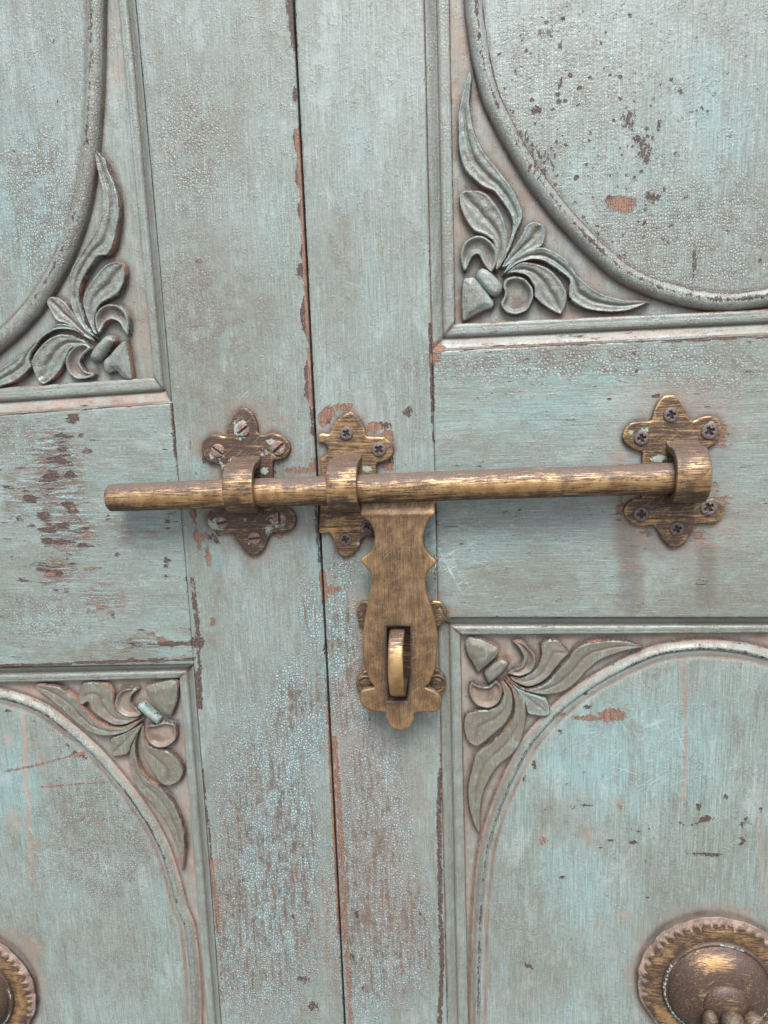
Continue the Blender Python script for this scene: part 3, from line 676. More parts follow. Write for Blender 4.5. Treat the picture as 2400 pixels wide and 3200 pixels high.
# rebate strip fixed behind the meeting edge of the left leaf: closes the gap between the leaves
zz = np.linspace(ZB, ZT, 6); xx = np.array([-11.0, 12.0])
Xs = seam(zz)[:, None] + xx[None]; Zs = zz[:, None]*np.ones(2)
sheet('rebate_strip', Xs, Zs, np.full(Xs.shape, -26.0), DARK_WOOD, DOOR_L, {}, -44.0)

# ------------------------------------------------------------------ panel mouldings
PU = np.array([0,.02,.045,.07,.12,.18,.25,.32,.38,.42,.45,.475,.495,.53,.58,.65,.72,.80,.87,.93,.97,.99,1.0])
PH = np.array([-.1,-.9,-1.1,-1.0,-1.2,-1.7,-2.4,-3.2,-3.9,-4.3,-4.4,-4.1,-3.2,-2.6,-2.2,-2.0,-2.0,-2.15,-2.1,-2.3,-2.8,-3.6,-8.0])
def moulding(O0, O1, I0, I1, mat, parent, base, curve=None, dustu=None, chipin=.45):
    n = int(np.hypot(*(np.array(O1) - np.array(O0)))/1.6) + 2
    t = np.linspace(0, 1, n)[:, None]
    O = np.array(O0)*(1-t) + np.array(O1)*t; I = np.array(I0)*(1-t) + np.array(I1)*t
    if curve is not None: O[:, 0] = curve(O[:, 1])
    u = np.sort(np.concatenate([PU, np.linspace(.08, .92, 20)])); X = O[:, :1]*(1-u) + I[:, :1]*u; Z = O[:, 1:]*(1-u) + I[:, 1:]*u
    Hh = np.interp(u, PU, PH)[None]*np.ones(X.shape) + 0.35*(vnoise(X, Z, 25, 5) - .5) + 0.16*(vnoise(X, Z, 5, 6) - .5)
    at = masks(X, Z, base, ('chip','wood','dust','grime','aqua','crack','scratch'))
    U = u[None]*np.ones(X.shape); nz = vnoise(X, Z, 11, 8)
    at['chip'] = np.maximum(at['chip'], (.72*np.clip(1 - U/.05, 0, 1) + chipin*np.clip(1 - np.abs(U-.975)/.03, 0, 1))*(.5 + .8*nz))
    at['wood'] = np.maximum(at['wood'], .75*((U < .035) + (np.abs(U - .97) < .02))*sstep(.25, .7, vnoise(X, Z, 21, 18)))
    at['dust'] = np.clip(at['dust'] + (dustu(U) if dustu else 0.3*np.exp(-((U-.44)/.06)**2))*(.35 + 1.1*vnoise(X, Z, 19, 17)), 0, 1)
    at['dirt_shade'] = np.clip(.8*np.exp(-((U-.45)/.03)**2) + .9*(U > .985) + .7*np.exp(-((U-.05)/.03)**2)*nz, 0, 1)  # dirt lines of the quirk and inner edge, with crease shade painted in
    at['dirt_shade'][:1] = 1.0; Hh[:1] -= .6; at['dirt_shade'][1:2] = np.maximum(at['dirt_shade'][1:2], .45)
    co = np.stack([X.ravel(), Hh.ravel(), Z.ravel()], 1); f = grid_faces(*X.shape)
    return mesh_obj('panel_moulding', co, [f], mat, parent, {k: v.ravel() for k, v in at.items()})

def far(fv, z): return (float(fv(z)), z)
def farh(fh, x): return (x, float(fh(x)))
ul_c, ul_ci = cross(stile_l, ul_o), cross(ul_iv, ul_ih)
ur_c, ur_ci = cross(stile_r, ur_o), cross(ur_iv, ur_ih)
ll_c, ll_ci = cross(stile_l, ll_o), cross(ll_iv, ll_ih)
lr_c, lr_ci = cross(stile_r, lr_o), cross(lr_iv, lr_ih)
updust = lambda U: .4*np.exp(-((U-.28)/.16)**2) + .3*np.exp(-((U-.44)/.05)**2)
moulding(ul_c, far(stile_l, ZT), ul_ci, far(ul_iv, ZT), PAINT_V, DOOR_L, dict(crack=.35, grime=.3, aqua=-.15), stile_l)
moulding(ul_c, farh(ul_o, XL0), ul_ci, farh(ul_ih, XL0), PAINT_H, DOOR_L, dict(crack=.3, grime=.1, dust=.2), None, lambda U: .62*sstep(.55, .3, U)*(U > .03))
moulding(ur_c, far(stile_r, ZT), ur_ci, far(ur_iv, ZT), PAINT_V, DOOR_R, dict(crack=.4, grime=.15, aqua=-.1, dust=.08), None, None, .6)
moulding(ur_c, farh(ur_o, XR0), ur_ci, farh(ur_ih, XR0), PAINT_H, DOOR_R, dict(crack=.3, dust=.12), None, updust, .6)
moulding(ll_c, far(stile_l, ZB), ll_ci, far(ll_iv, ZB), PAINT_V, DOOR_L, dict(crack=.15, grime=.6, aqua=-.2), stile_l)
moulding(ll_c, farh(ll_o, XL0), ll_ci, farh(ll_ih, XL0), PAINT_H, DOOR_L, dict(crack=.4, grime=.35))
moulding(lr_c, far(stile_r, ZB), lr_ci, far(lr_iv, ZB), PAINT_V, DOOR_R, dict(crack=.15, grime=.6, aqua=-.1), None)
moulding(lr_c, farh(lr_o, XR0), lr_ci, farh(lr_ih, XR0), PAINT_H, DOOR_R, dict(crack=.3, grime=.45), None, None, .65)

# ------------------------------------------------------------------ panels with their oval bead and corner carving
OV_UL = [(286,-400),(289,-200),(286,0),(284,160),(278,325),(264,506),(239,651),(188,796),(105,940),(11,1042),(-100,1125),(-240,1185),(-400,1220),(-600,1225)]
OV_UR = [(1500,-420),(1484,-200),(1482,0),(1507,181),(1540,304),(1605,434),(1670,542),(1757,658),(1851,759),(1945,843),(2053,897),(2176,930),(2285,940),(2400,926),(2520,900),(2700,840)]
OV_LL = [(-500,2140),(-300,2150),(-120,2165),(0,2186),(75,2209),(138,2240),(212,2299),(282,2361),(337,2422),(396,2495),(451,2575),(498,2663),(532,2765),(555,2855),(580,2920),(597,3080),(600,3200),(596,3400),(580,3600)]
OV_LR = [(1490,3600),(1487,3400),(1491,3200),(1496,2940),(1508,2765),(1521,2660),(1546,2571),(1582,2478),(1620,2396),(1660,2328),(1716,2263),(1778,2203),(1856,2148),(1950,2096),(2050,2052),(2140,2036),(2230,2032),(2330,2042),(2420,2066),(2560,2120),(2700,2200)]

CARVED = {}
def panel(name, ov, xa, xb, za, zb, ground, field, inside_px, parent, base, sdust, step=1.15):
    pl = catmull(trace(ov), 2.5, False)
    nu = int((xb-xa)/step); nv = int((zb-za)/step)
    X, Z = np.meshgrid(np.linspace(xa, xb, nu), np.linspace(za, zb, nv))
    d, sd = seg_dist(X, Z, pl, False)
    c = P(*inside_px); _, s0 = seg_dist(np.array([c[0]]), np.array([c[1]]), pl, False)
    ins = sd*s0[0]*d                       # > 0 inside the oval
    k = sstep(-1.0, 1.0, ins)
    Hh = ground*(1-k) + field*k + .35*(vnoise(X, Z, 40, 2) - .5) + .22*(1-k)*(vnoise(X, Z, 4, 12) - .5) + .12*(vnoise(X, Z, 7, 13) - .5)
    at = masks(X, Z, base, ('chip','wood','dust','grime','aqua','wear','crack','scratch','speck'))
    for q in ('crack', 'speck'): at[q] = at[q]*(0.25 + .75*k)
    at['dust'] = np.maximum(at['dust'], (1-k)*sdust*(np.clip(.1 + 1.5*vnoise(X, Z, 13, 21)*vnoise(X, Z, 37, 24)*1.6, 0, 1.1) if ground == UPG else .55 + .75*vnoise(X, Z, 13, 21)))
    if ground != UPG:          # the flat bead of the lower panels lies between two dusty grooves
        gv_ = np.exp(-((np.abs(ins) - 4.9)/1.25)**2)
        Hh = Hh - .7*gv_*(ins > 0); at['dust'] = np.maximum(at['dust'], 1.0*gv_*(.65 + .5*vnoise(X, Z, 9, 25)))
    at['dirt_shade'] = np.clip(1.1*np.exp(-((-ins - 5.0)/1.5)**2)*(ins < -4) + .9*np.exp(-((ins - 5.2)/.8)**2)*(.3 + vnoise(X, Z, 9, 22)), 0, 1)  # dirt along the bead, its dark tone also painted shade
    o = sheet(name, X, Z, Hh, PAINT_V, parent, at, -22.0)
    CARVED[o.name] = [o, []]
    return o, pl, s0[0]

def bead(pl, w, htop, hbase, side, parent, base, soft=False, chip_in=.0, chip_top=.0, dust_foot=0.0):
    pl = pl[(pl[:, 0] > XL0 + .5) & (pl[:, 0] < XR0 - .5) & (pl[:, 1] > ZB + .5) & (pl[:, 1] < ZT - .5)]
    t = np.gradient(pl, axis=0); t /= np.linalg.norm(t, axis=1, keepdims=True)
    nr = np.stack([-t[:, 1], t[:, 0]], 1)*side          # towards the inside of the oval
    a = np.linspace(-1, 1, 19)
    prof = (0.5 + 0.5*np.cos(np.pi*a))**.8 if soft else np.sqrt(np.clip(1 - np.abs(a)**2.3, 0, 1))
    X = pl[:, :1] + nr[:, :1]*a*w/2; Z = pl[:, 1:] + nr[:, 1:]*a*w/2
    Hh = hbase + (htop - hbase)*prof[None]*np.ones(X.shape) + .3*(vnoise(X, Z, 16, 31) - .5) + .14*(vnoise(X, Z, 4, 32) - .5)
    A_ = a[None]*np.ones(X.shape); at = masks(X, Z, base, ('chip','wood','dust','grime','aqua','crack'))
    nz = vnoise(X, Z, 9, 33)
    at['chip'] = np.maximum(at['chip'], chip_in*np.clip(1 - np.abs(A_-.86)/.3, 0, 1)*(.45 + .8*nz))
    at['chip'] = np.maximum(at['chip'], chip_top*np.clip(1 - np.abs(A_-.12)/.4, 0, 1)*(.2 + 1.0*vnoise(X, Z, 24, 35)))
    at['dust'] = np.maximum(at['dust'], dust_foot*np.clip((np.abs(A_) - .45)/.4, 0, 1)*(.5 + .7*nz))
    at['wood'] = np.maximum(at['wood'], (.62 if soft else .3)*np.clip(1 - np.abs(np.abs(A_) - .84)/.16, 0, 1)*sstep(.35, .8, vnoise(X, Z, 15, 36)))
    at['dirt_shade'] = np.clip((np.abs(A_) - (.80 if not soft else .9))/.12, 0, 1)*(.5 + .7*nz)  # bead feet: brown dirt deepened by painted shade
    co = np.stack([X.ravel(), Hh.ravel(), Z.ravel()], 1)
    return mesh_obj('oval_bead', co, [grid_faces(*X.shape)], PAINT_V, parent, {k: v.ravel() for k, v in at.items()})

def carve(kind, pts, ox, oy, s, parent, top, ground, style, base, tilt=(0, 0), edge=1.0, dust_in=0.0, shoulder=1.3):
    ol = trace(pts, ox, oy, s, max(0, top + 4) * 0 + 0)
    CARVED[parent.name][1].append(catmull(ol, 1.0)); c = ol.mean(0); H = top - ground; sz = np.sqrt(np.ptp(ol[:, 0])*np.ptp(ol[:, 1]))
    D2 = ((ol[:, None] - ol[None])**2).sum(-1); ia, ib = np.unravel_index(D2.argmax(), D2.shape); ia, ib = sorted((ia, ib))
    sideA = ol[ia:ib+1]; sideB = np.concatenate([ol[ib:], ol[:ia+1]])
    def across(X, Z):
        a_ = seg_dist(X, Z, sideA, False)[0]; b_ = seg_dist(X, Z, sideB, False)[0]
        return a_/np.maximum(a_ + b_, 1e-6)
    def hf(d, X, Z):
        e = ground + H*(.62 + .38*np.sqrt(np.clip(1 - (1 - np.clip(d/shoulder, 0, 1))**2, 0, 1)))
        if style == 'leaf':
            p = across(X, Z); m = sstep(.3, 1.6, d)
            m = m*(1.0 if ground == UPG else .55)
            e = e - m*H*(.20*np.sin(np.pi*p) + .16*(p - .5) + .20*np.exp(-((p - .5)/.07)**2)*sstep(1.2, 3.5, d)) + (.035 if ground == UPG else .0)*H*m*np.cos(p*19)
            e = e + .10*H*m*(vnoise(X, Z, 3.2, 46) - .5)
        if style == 'dome': e = e + .32*H*sstep(.5, sz*.22, d)
        if style == 'dish': e = e - .62*H*sstep(1.0, max(2.2, sz*.17), d)
        if style == 'round': e = ground + H*(.35 + .65*np.sqrt(np.clip(1 - (1 - np.clip(d/(sz*.2), 0, 1))**2, 0, 1)))
        e = e + (tilt[0]*(X - c[0]) + tilt[1]*(Z - c[1]))/max(sz, 1)*H
        return e + .3*(vnoise(X, Z, 6, 41) - .5) + .16*(vnoise(X, Z, 2.2, 42) - .5)
    def af(D, X, Z):
        at = masks(X, Z, base, ('chip','wood','dust','grime','aqua','crack'))
        nz = vnoise(X, Z, 7, 43)
        rim = np.exp(-((np.maximum(D, 0) - .15)/.42)**2)*(D >= 0)
        at['chip'] = np.maximum(at['chip'], (1.0 if ground == UPG else 1.25)*edge*rim*(.35 + .85*nz))
        at['wood'] = np.maximum(at['wood'], .7*edge*rim*sstep(.52, .8, vnoise(X, Z, 12, 44)))
        at['aqua'] = at['aqua'] + .8*np.exp(-((D - .8)/.5)**2)
        at['dirt_shade'] = np.zeros(D.shape)
        if style == 'leaf': at['dirt_shade'] = .75*np.exp(-((across(X, Z) - .5)/.06)**2)*sstep(1.2, 3.2, D)*vnoise(X, Z, 11, 47)
        if style == 'dish': at['dirt_shade'] = .7*sstep(1.6, 2.8, D)*sstep(.35, .8, vnoise(X, Z, 5, 48))
        at['dust'] = np.maximum(at['dust'], np.where(D < 0, .3, 0)*(.4 + .9*nz)); at['dirt_shade'] = np.maximum(at['dirt_shade'], np.where(D < 0, .9, 0)*(.5 + .7*nz))  # edge walls get dust, and dirt mixed with painted shade
        if style == 'dish': at['dust'] = np.maximum(at['dust'], dust_in*sstep(1.0, 2.6, D))
        elif dust_in: at['dust'] = np.maximum(at['dust'], dust_in*sstep(.4, .75, vnoise(X, Z, 10, 45))*sstep(.5, 2, D))
        return at
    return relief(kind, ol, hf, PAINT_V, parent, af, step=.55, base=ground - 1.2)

UPG, LOG_ = -6.4, -6.0
p_ul, ov_ul, s_ul = panel('panel', OV_UL, XL0, float(ul_iv(100)) + 7, float(ul_ih(-200)) - 7, ZT, UPG, -3.4, (0, 500), DOOR_L, dict(aqua=.08, crack=.35), .62)
p_ur, ov_ur, s_ur = panel('panel', OV_UR, float(ur_iv(150)) - 7, XR0, float(ur_ih(100)) - 7, ZT, UPG, -3.4, (2000, 400), DOOR_R, dict(aqua=.12, crack=.2), .85)
p_ll, ov_ll, s_ll = panel('panel', OV_LL, XL0, float(ll_iv(-250)) + 7, ZB, float(ll_ih(-150)) + 7, LOG_, -4.2, (100, 2900), DOOR_L, dict(aqua=.1, crack=.3), .85)
p_lr, ov_lr, s_lr = panel('panel', OV_LR, float(lr_iv(-250)) - 7, XR0, ZB, float(lr_ih(100)) + 7, LOG_, -4.2, (2000, 2700), DOOR_R, dict(aqua=.12, crack=.15), .85)
bead(ov_ul, 11.4, -.6, UPG - .6, s_ul, p_ul, dict(crack=.6, grime=.75, aqua=-.2), False, .7, .62, .3)
bead(ov_ur, 10.8, -.6, UPG - .6, s_ur, p_ur, dict(crack=.4, grime=.5, aqua=-.1), False, 1.25, .75, .45)
bead(ov_ll, 9.4, -3.0, LOG_ + .1, s_ll, p_ll, dict(crack=.6, grime=.5, aqua=-.1), True, .5, .7, 1.3)
bead(ov_lr, 8.6, -3.0, LOG_ + .1, s_lr, p_lr, dict(crack=.35, grime=.7, aqua=-.1), True, .7, .7, 1.3)

# ------------------------------------------------------------------ carved spandrels (outlines measured on the photograph)
bUR = dict(crack=.45, grime=.25, aqua=.05, dust=.05); bUL = dict(crack=.6, grime=.6, aqua=-.1)
bLO = dict(crack=.12, grime=1.9, aqua=-.3)
q = (1300, 150, .4521, p_ur)
carve('carved_leaf', [(378,120),(386,190),(382,260),(372,375),(398,540),(470,700),(580,840),(680,980),(722,1070),(742,1160),(700,1260),(650,1390),(590,1500),(555,1545),(600,1430),(655,1300),(668,1200),(640,1120),(590,1050),(535,985),(470,960),(400,905),(340,840),(303,740),(290,620),(290,450),(312,330),(345,210)], *q, -1.2, UPG, 'leaf', bUR, (-.3, .1))
carve('carved_leaf', [(298,1010),(340,975),(430,975),(490,1000),(545,1060),(600,1150),(632,1260),(632,1380),(600,1470),(552,1535),(548,1400),(530,1330),(470,1285),(400,1260),(340,1180),(305,1090)], *q, -1.6, UPG, 'leaf', dict(bUR, grime=.75, aqua=-.2), (.2, .1))
carve('carved_curl', [(325,1535),(303,1430),(328,1345),(390,1298),(460,1293),(530,1340),(568,1410),(558,1490),(520,1550),(470,1500),(430,1430),(390,1445),(350,1530)], *q, -1.3, UPG, 'dish', dict(bUR, grime=.5), (0, .2), .9, .2)
carve('carved_petal', [(325,1600),(380,1575),(425,1600),(500,1690),(542,1750),(530,1795),(460,1820),(340,1885),(318,1860),(316,1700)], *q, -1.6, UPG, 'dome', bUR, (-.2, .2))
carve('carved_bud', [(415,1590),(425,1540),(465,1515),(520,1545),(590,1620),(600,1670),(570,1712),(520,1710),(455,1650)], *q, .4, UPG, 'round', bUR, (0, 0), .3)
carve('carved_leaf', [(590,1510),(640,1420),(720,1300),(765,1215),(820,1190),(880,1215),(900,1260),(890,1330),(870,1370),(800,1400),(720,1440),(640,1500)], *q, -1.8, UPG, 'leaf', bUR, (.2, .2))
carve('carved_curl', [(600,1640),(625,1590),(690,1572),(760,1592),(812,1660),(812,1740),(770,1815),(690,1845),(620,1825),(585,1770),(610,1700)], *q, -1.3, UPG, 'dish', bUR, (0, .1), .9, .5)
q = (1400, 550, .3617, p_ur)
carve('carved_leaf', [(480,860),(560,780),(650,735),(740,745),(840,775),(930,840),(1000,930),(1035,1010),(1030,1090),(985,1190),(900,1160),(810,1100),(750,1040),(745,960),(690,870),(600,835),(520,840)], *q, -1.6, UPG, 'leaf', dict(bUR, grime=.6, aqua=-.1), (.1, .2))
carve('carved_leaf', [(470,850),(560,720),(680,640),(810,608),(930,648),(1040,730),(1110,830),(1200,920),(1330,1005),(1500,1055),(1660,1068),(1755,1085),(1660,1130),(1560,1162),(1400,1178),(1200,1150),(1065,1070),(1045,1000),(1055,900),(1000,845),(930,795),(830,735),(730,722),(610,755),(520,820)], *q, -1.2, UPG, 'leaf', bUR, (0, .3))
q = (0, 400, .4068, p_ul)
carve('carved_leaf', [(735,165),(800,240),(835,340),(880,440),(908,560),(910,680),(892,780),(865,900),(820,975),(740,990),(680,1070),(620,1170),(595,1290),(615,1400),(655,1520),(730,1615),(640,1560),(560,1450),(515,1320),(505,1200),(530,1080),(590,970),(660,870),(730,750),(768,620),(772,480),(748,380),(722,260),(715,190)], *q, -1.1, UPG, 'leaf', bUL, (.35, 0))
carve('carved_leaf', [(805,1040),(870,1018),(938,1040),(955,1110),(940,1190),(900,1270),(850,1305),(780,1340),(725,1400),(712,1500),(730,1590),(690,1560),(640,1440),(615,1330),(635,1250),(700,1150),(765,1075)], *q, -1.5, UPG, 'leaf', bUL, (.2, .1))
carve('carved_curl', [(732,1570),(712,1460),(750,1385),(820,1348),(905,1360),(962,1420),(984,1500),(968,1595),(938,1565),(905,1500),(850,1475),(800,1500),(765,1565)], *q, -1.2, UPG, 'dish', bUL, (0, .2), 1.0, .4)
carve('carved_bud', [(680,1750),(700,1700),(760,1630),(810,1588),(860,1600),(880,1640),(830,1700),(770,1775),(725,1795),(690,1785)], *q, .4, UPG, 'round', bUL, (0, 0), .6)
carve('carved_petal', [(955,1630),(978,1720),(1004,1925),(930,1920),(880,1870),(820,1892),(785,1862),(778,1790),(830,1740),(880,1680)], *q, -1.6, UPG, 'dome', bUL, (.2, .2))
carve('carved_leaf', [(342,1330),(370,1292),(430,1298),(490,1335),(560,1435),(640,1540),(715,1640),(600,1590),(500,1510),(420,1485),(388,1440),(362,1390)], *q, -1.8, UPG, 'leaf', dict(bUL, dust=.2), (-.2, .2))
carve('carved_curl', [(690,1690),(640,1652),(570,1668),(510,1730),(488,1800),(508,1880),(570,1932),(640,1932),(705,1912),(705,1880),(640,1860),(605,1800),(640,1740)], *q, -1.2, UPG, 'dish', bUL, (0, .2), 1.0, .7)
carve('carved_leaf', [(650,1650),(540,1592),(440,1580),(350,1622),(280,1692),(238,1760),(228,1820),(268,1930),(320,1972),(390,1932),(450,1860),(487,1780),(530,1695)], *q, -1.4, UPG, 'leaf', bUL, (-.2, .1))
carve('carved_leaf', [(700,1640),(600,1578),(500,1548),(400,1558),(310,1618),(250,1698),(214,1760),(232,1830),(212,1862),(120,1942),(0,1987),(-120,2012),(-260,2022),(-120,1925),(0,1840),(100,1770),(200,1680),(300,1590),(400,1510),(480,1500),(560,1530),(640,1595)], *q, -1.2, UPG, 'leaf', bUL, (-.2, .3))
q = (0, 2050, .3918, p_ll)
carve('carved_leaf', [(265,245),(340,238),(450,258),(540,310),(610,365),(655,435),(740,525),(850,580),(960,585),(1060,545),(1130,515),(1070,575),(1000,620),(900,648),(800,650),(700,622),(580,535),(480,445),(370,352),(285,290)], *q, -1.8, LOG_, 'leaf', bLO, (0, -.2))
carve('carved_leaf', [(650,232),(740,224),(850,240),(890,300),(892,400),(932,475),(1030,505),(1095,510),(1000,562),(900,570),(800,520),(720,455),(685,385),(640,408),(608,380),(612,320)], *q, -2.0, LOG_, 'leaf', bLO, (0, .15), .9, .3)
carve('carved_curl', [(1085,285),(1040,268),(960,280),(910,340),(898,410),(930,470),(1000,508),(1080,505),(1115,480),(1080,430),(1030,385),(1040,330)], *q, -2.0, LOG_, 'dish', bLO, (0, 0), 1.0, .95)
carve('carved_curl', [(1150,570),(1142,640),(1178,712),(1240,748),(1320,742),(1388,690),(1398,620),(1382,560),(1300,540),(1220,560)], *q, -1.9, LOG_, 'dish', bLO, (0, -.1), 1.0, 1.0)
carve('carved_petal', [(1145,262),(1260,220),(1392,205),(1412,260),(1398,380),(1372,450),(1352,497),(1290,482),(1220,420),(1170,340)], *q, -2.0, LOG_, 'dome', bLO, (.1, .1), .7)
carve('carved_bud', [(1085,430),(1095,390),(1130,388),(1200,450),(1265,505),(1262,545),(1240,560),(1170,510)], *q, -.6, LOG_, 'round', dict(bLO, aqua=.3, grime=.3), (0, 0), .8)
carve('carved_leaf', [(1120,560),(1080,640),(1035,720),(1005,800),(900,822),(865,795),(852,720),(880,668),(960,640),(1050,590)], *q, -2.3, LOG_, 'leaf', bLO, (0, 0), .6)
carve('carved_leaf', [(1120,580),(1100,650),(1112,760),(1150,850),(1200,940),(1270,1030),(1340,1052),(1420,1012),(1452,940),(1432,870),(1370,800),(1300,770),(1200,745),(1150,690)], *q, -1.9, LOG_, 'leaf', bLO, (.1, -.1))
carve('carved_leaf', [(1100,600),(1070,680),(1072,800),(1110,930),(1180,1010),(1260,1060),(1320,1120),(1390,1220),(1440,1350),(1466,1500),(1460,1640),(1440,1742),(1420,1600),(1350,1420),(1260,1270),(1170,1170),(1090,1080),(1040,980),(1010,850),(1030,740)], *q, -1.8, LOG_, 'leaf', bLO, (.2, 0))
q = (1350, 1900, .4219, p_lr)
carve('carved_petal', [(245,270),(280,230),(360,240),(450,280),(497,312),(490,360),(430,420),(370,470),(340,492),(300,420),(258,350)], *q, -1.9, LOG_, 'dome', bLO, (0, 0), .7)
carve('carved_bud', [(385,500),(430,440),(500,390),(550,395),(572,430),(530,490),(450,560),(415,565)], *q, -.6, LOG_, 'round', bLO, (0, 0), .9)
carve('carved_curl', [(598,262),(660,254),(722,300),(768,360),(772,430),(732,492),(650,524),(565,500),(600,465),(660,440),(680,385),(645,310)], *q, -2.0, LOG_, 'dish', bLO, (0, 0), 1.0, .8)
carve('carved_leaf', [(930,250),(985,300),(1022,345),(975,395),(920,462),(860,532),(780,582),(700,598),(600,556),(580,525),(660,530),(745,495),(795,420),(812,350),(805,280),(850,250)], *q, -2.0, LOG_, 'leaf', bLO, (0, 0), .9, .35)
carve('carved_leaf', [(1575,302),(1480,264),(1380,250),(1250,254),(1130,275),(1045,325),(1015,390),(940,465),(860,555),(780,598),(680,608),(550,525),(640,605),(740,642),(860,657),(980,632),(1080,562),(1150,482),(1250,402),(1370,352),(1480,322)], *q, -1.8, LOG_, 'leaf', bLO, (0, -.1), 1.0)
carve('carved_curl', [(290,560),(270,620),(290,692),(340,742),(420,757),(492,722),(522,650),(518,590),(470,548),(420,590),(350,585)], *q, -1.9, LOG_, 'dish', bLO, (0, -.1), 1.0, .95)
carve('carved_leaf', [(505,560),(545,572),(590,640),(602,720),(592,790),(540,880),(460,950),(400,1002),(330,1042),(262,1000),(235,900),(248,810),(330,772),(425,768),(495,732),(530,655)], *q, -1.9, LOG_, 'leaf', bLO, (0, 0), .9)
carve('carved_leaf', [(550,535),(640,605),(720,642),(850,690),(882,780),(850,817),(720,802),(690,720),(620,620)], *q, -2.3, LOG_, 'leaf', dict(bLO, grime=.7, aqua=0), (0, 0), .8)
carve('carved_leaf', [(540,540),(620,620),(692,700),(702,800),(690,900),(660,1010),(590,1110),(500,1180),(430,1280),(380,1400),(362,1520),(355,1692),(310,1620),(275,1500),(265,1350),(290,1220),(332,1100),(420,1030),(500,955),(592,850),(612,720),(590,620)], *q, -1.8, LOG_, 'leaf', bLO, (-.1, 0), .9)

def settle_dirt_shade():
    # old dirt plus painted shade where the carved pieces meet the sunk ground
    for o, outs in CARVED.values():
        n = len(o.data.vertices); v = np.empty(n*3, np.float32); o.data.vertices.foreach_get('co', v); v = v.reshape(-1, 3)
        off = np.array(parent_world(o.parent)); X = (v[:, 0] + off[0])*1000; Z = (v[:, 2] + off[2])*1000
        a = o.data.attributes['dirt_shade']; d = np.empty(n, np.float32); a.data.foreach_get('value', d)
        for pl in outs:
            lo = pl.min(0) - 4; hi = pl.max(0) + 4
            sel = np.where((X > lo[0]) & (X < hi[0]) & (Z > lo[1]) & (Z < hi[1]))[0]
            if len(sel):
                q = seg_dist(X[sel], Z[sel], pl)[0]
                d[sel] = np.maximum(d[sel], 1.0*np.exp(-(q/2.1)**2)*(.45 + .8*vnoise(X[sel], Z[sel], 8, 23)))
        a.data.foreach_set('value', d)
settle_dirt_shade()
def grime_round(pl, reach=2.2, dust=.75):
    # brown dirt and beige dust on the paint along the edge of a fitting
    for o in BOARDS + [v[0] for v in CARVED.values()]:
        n = len(o.data.vertices); v = np.empty(n*3, np.float32); o.data.vertices.foreach_get('co', v); v = v.reshape(-1, 3)
        off = np.array(parent_world(o.parent)); X = (v[:, 0] + off[0])*1000; Z = (v[:, 2] + off[2])*1000
        lo = pl.min(0) - 14; hi = pl.max(0) + 14
        sel = np.where((X > lo[0]) & (X < hi[0]) & (Z > lo[1]) & (Z < hi[1]))[0]
        if not len(sel): continue
        q = seg_dist(X[sel], Z[sel], pl)[0]
        for k, val in (('dirt_shade', .95*np.exp(-(q/reach)**2)*(.4 + .8*vnoise(X[sel], Z[sel], 6, 26))), ('dust', dust*np.exp(-(q/(reach*2.6))**2)*sstep(.2, .75, vnoise(X[sel], Z[sel], 9, 27)))):
            a = o.data.attributes[k]; d = np.empty(n, np.float32); a.data.foreach_get('value', d)
            d[sel] = np.maximum(d[sel], val); a.data.foreach_set('value', d)

# ------------------------------------------------------------------ bolt brackets: plate, bent strap, six screws
def screw_mesh(cross_head):
    """countersunk head, slot or cross cut into it; mm around the origin, axis towards the viewer"""
    nr, nt = 22, 96; R = 4.3
    r = np.linspace(0, 1, nr)**.8*R; th = np.linspace(0, 2*np.pi, nt, endpoint=False)
    Rr, T = np.meshgrid(r, th, indexing='ij'); X = Rr*np.cos(T); Z = Rr*np.sin(T)
    hh = 1.35 - .45*(Rr/R)**2 - .45*sstep(R-.5, R, Rr)
    if cross_head:
        arm = np.minimum(np.where(np.abs(X) < 2.5, np.abs(Z), 9), np.where(np.abs(Z) < 2.5, np.abs(X), 9))
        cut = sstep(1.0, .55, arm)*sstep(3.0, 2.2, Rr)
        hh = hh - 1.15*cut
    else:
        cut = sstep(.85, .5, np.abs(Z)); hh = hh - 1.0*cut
    return X, Z, hh, grid_faces(nr, nt, True)[:, ::-1], cut

def add_screw(parent, px, py, h, cross_head, ang, mat, scale=1.0):
    c = P(px, py, h); X, Z, hh, f, cut = screw_mesh(cross_head)
    ca, sa = math.cos(math.radians(ang)), math.sin(math.radians(ang))
    x = (X*ca - Z*sa)*scale + c[0]; z = (X*sa + Z*ca)*scale + c[1]
    rim_x, rim_z = x[-1], z[-1]; n = x.size
    co = np.concatenate([np.stack([x.ravel(), (hh + h).ravel(), z.ravel()], 1), np.stack([rim_x, np.full(len(rim_x), h - 1.5), rim_z], 1)])
    k = len(rim_x); a = np.arange(k); f2 = np.stack([n-k+a, n+a, n+(a+1) % k, n-k+(a+1) % k], 1)
    return mesh_obj('screw', co, [f, f2], mat, parent, {'paint': .55*masks(co[:, 0], co[:, 2], None, ('paint',))['paint'], 'cut': np.concatenate([cut.ravel(), np.zeros(k)])})

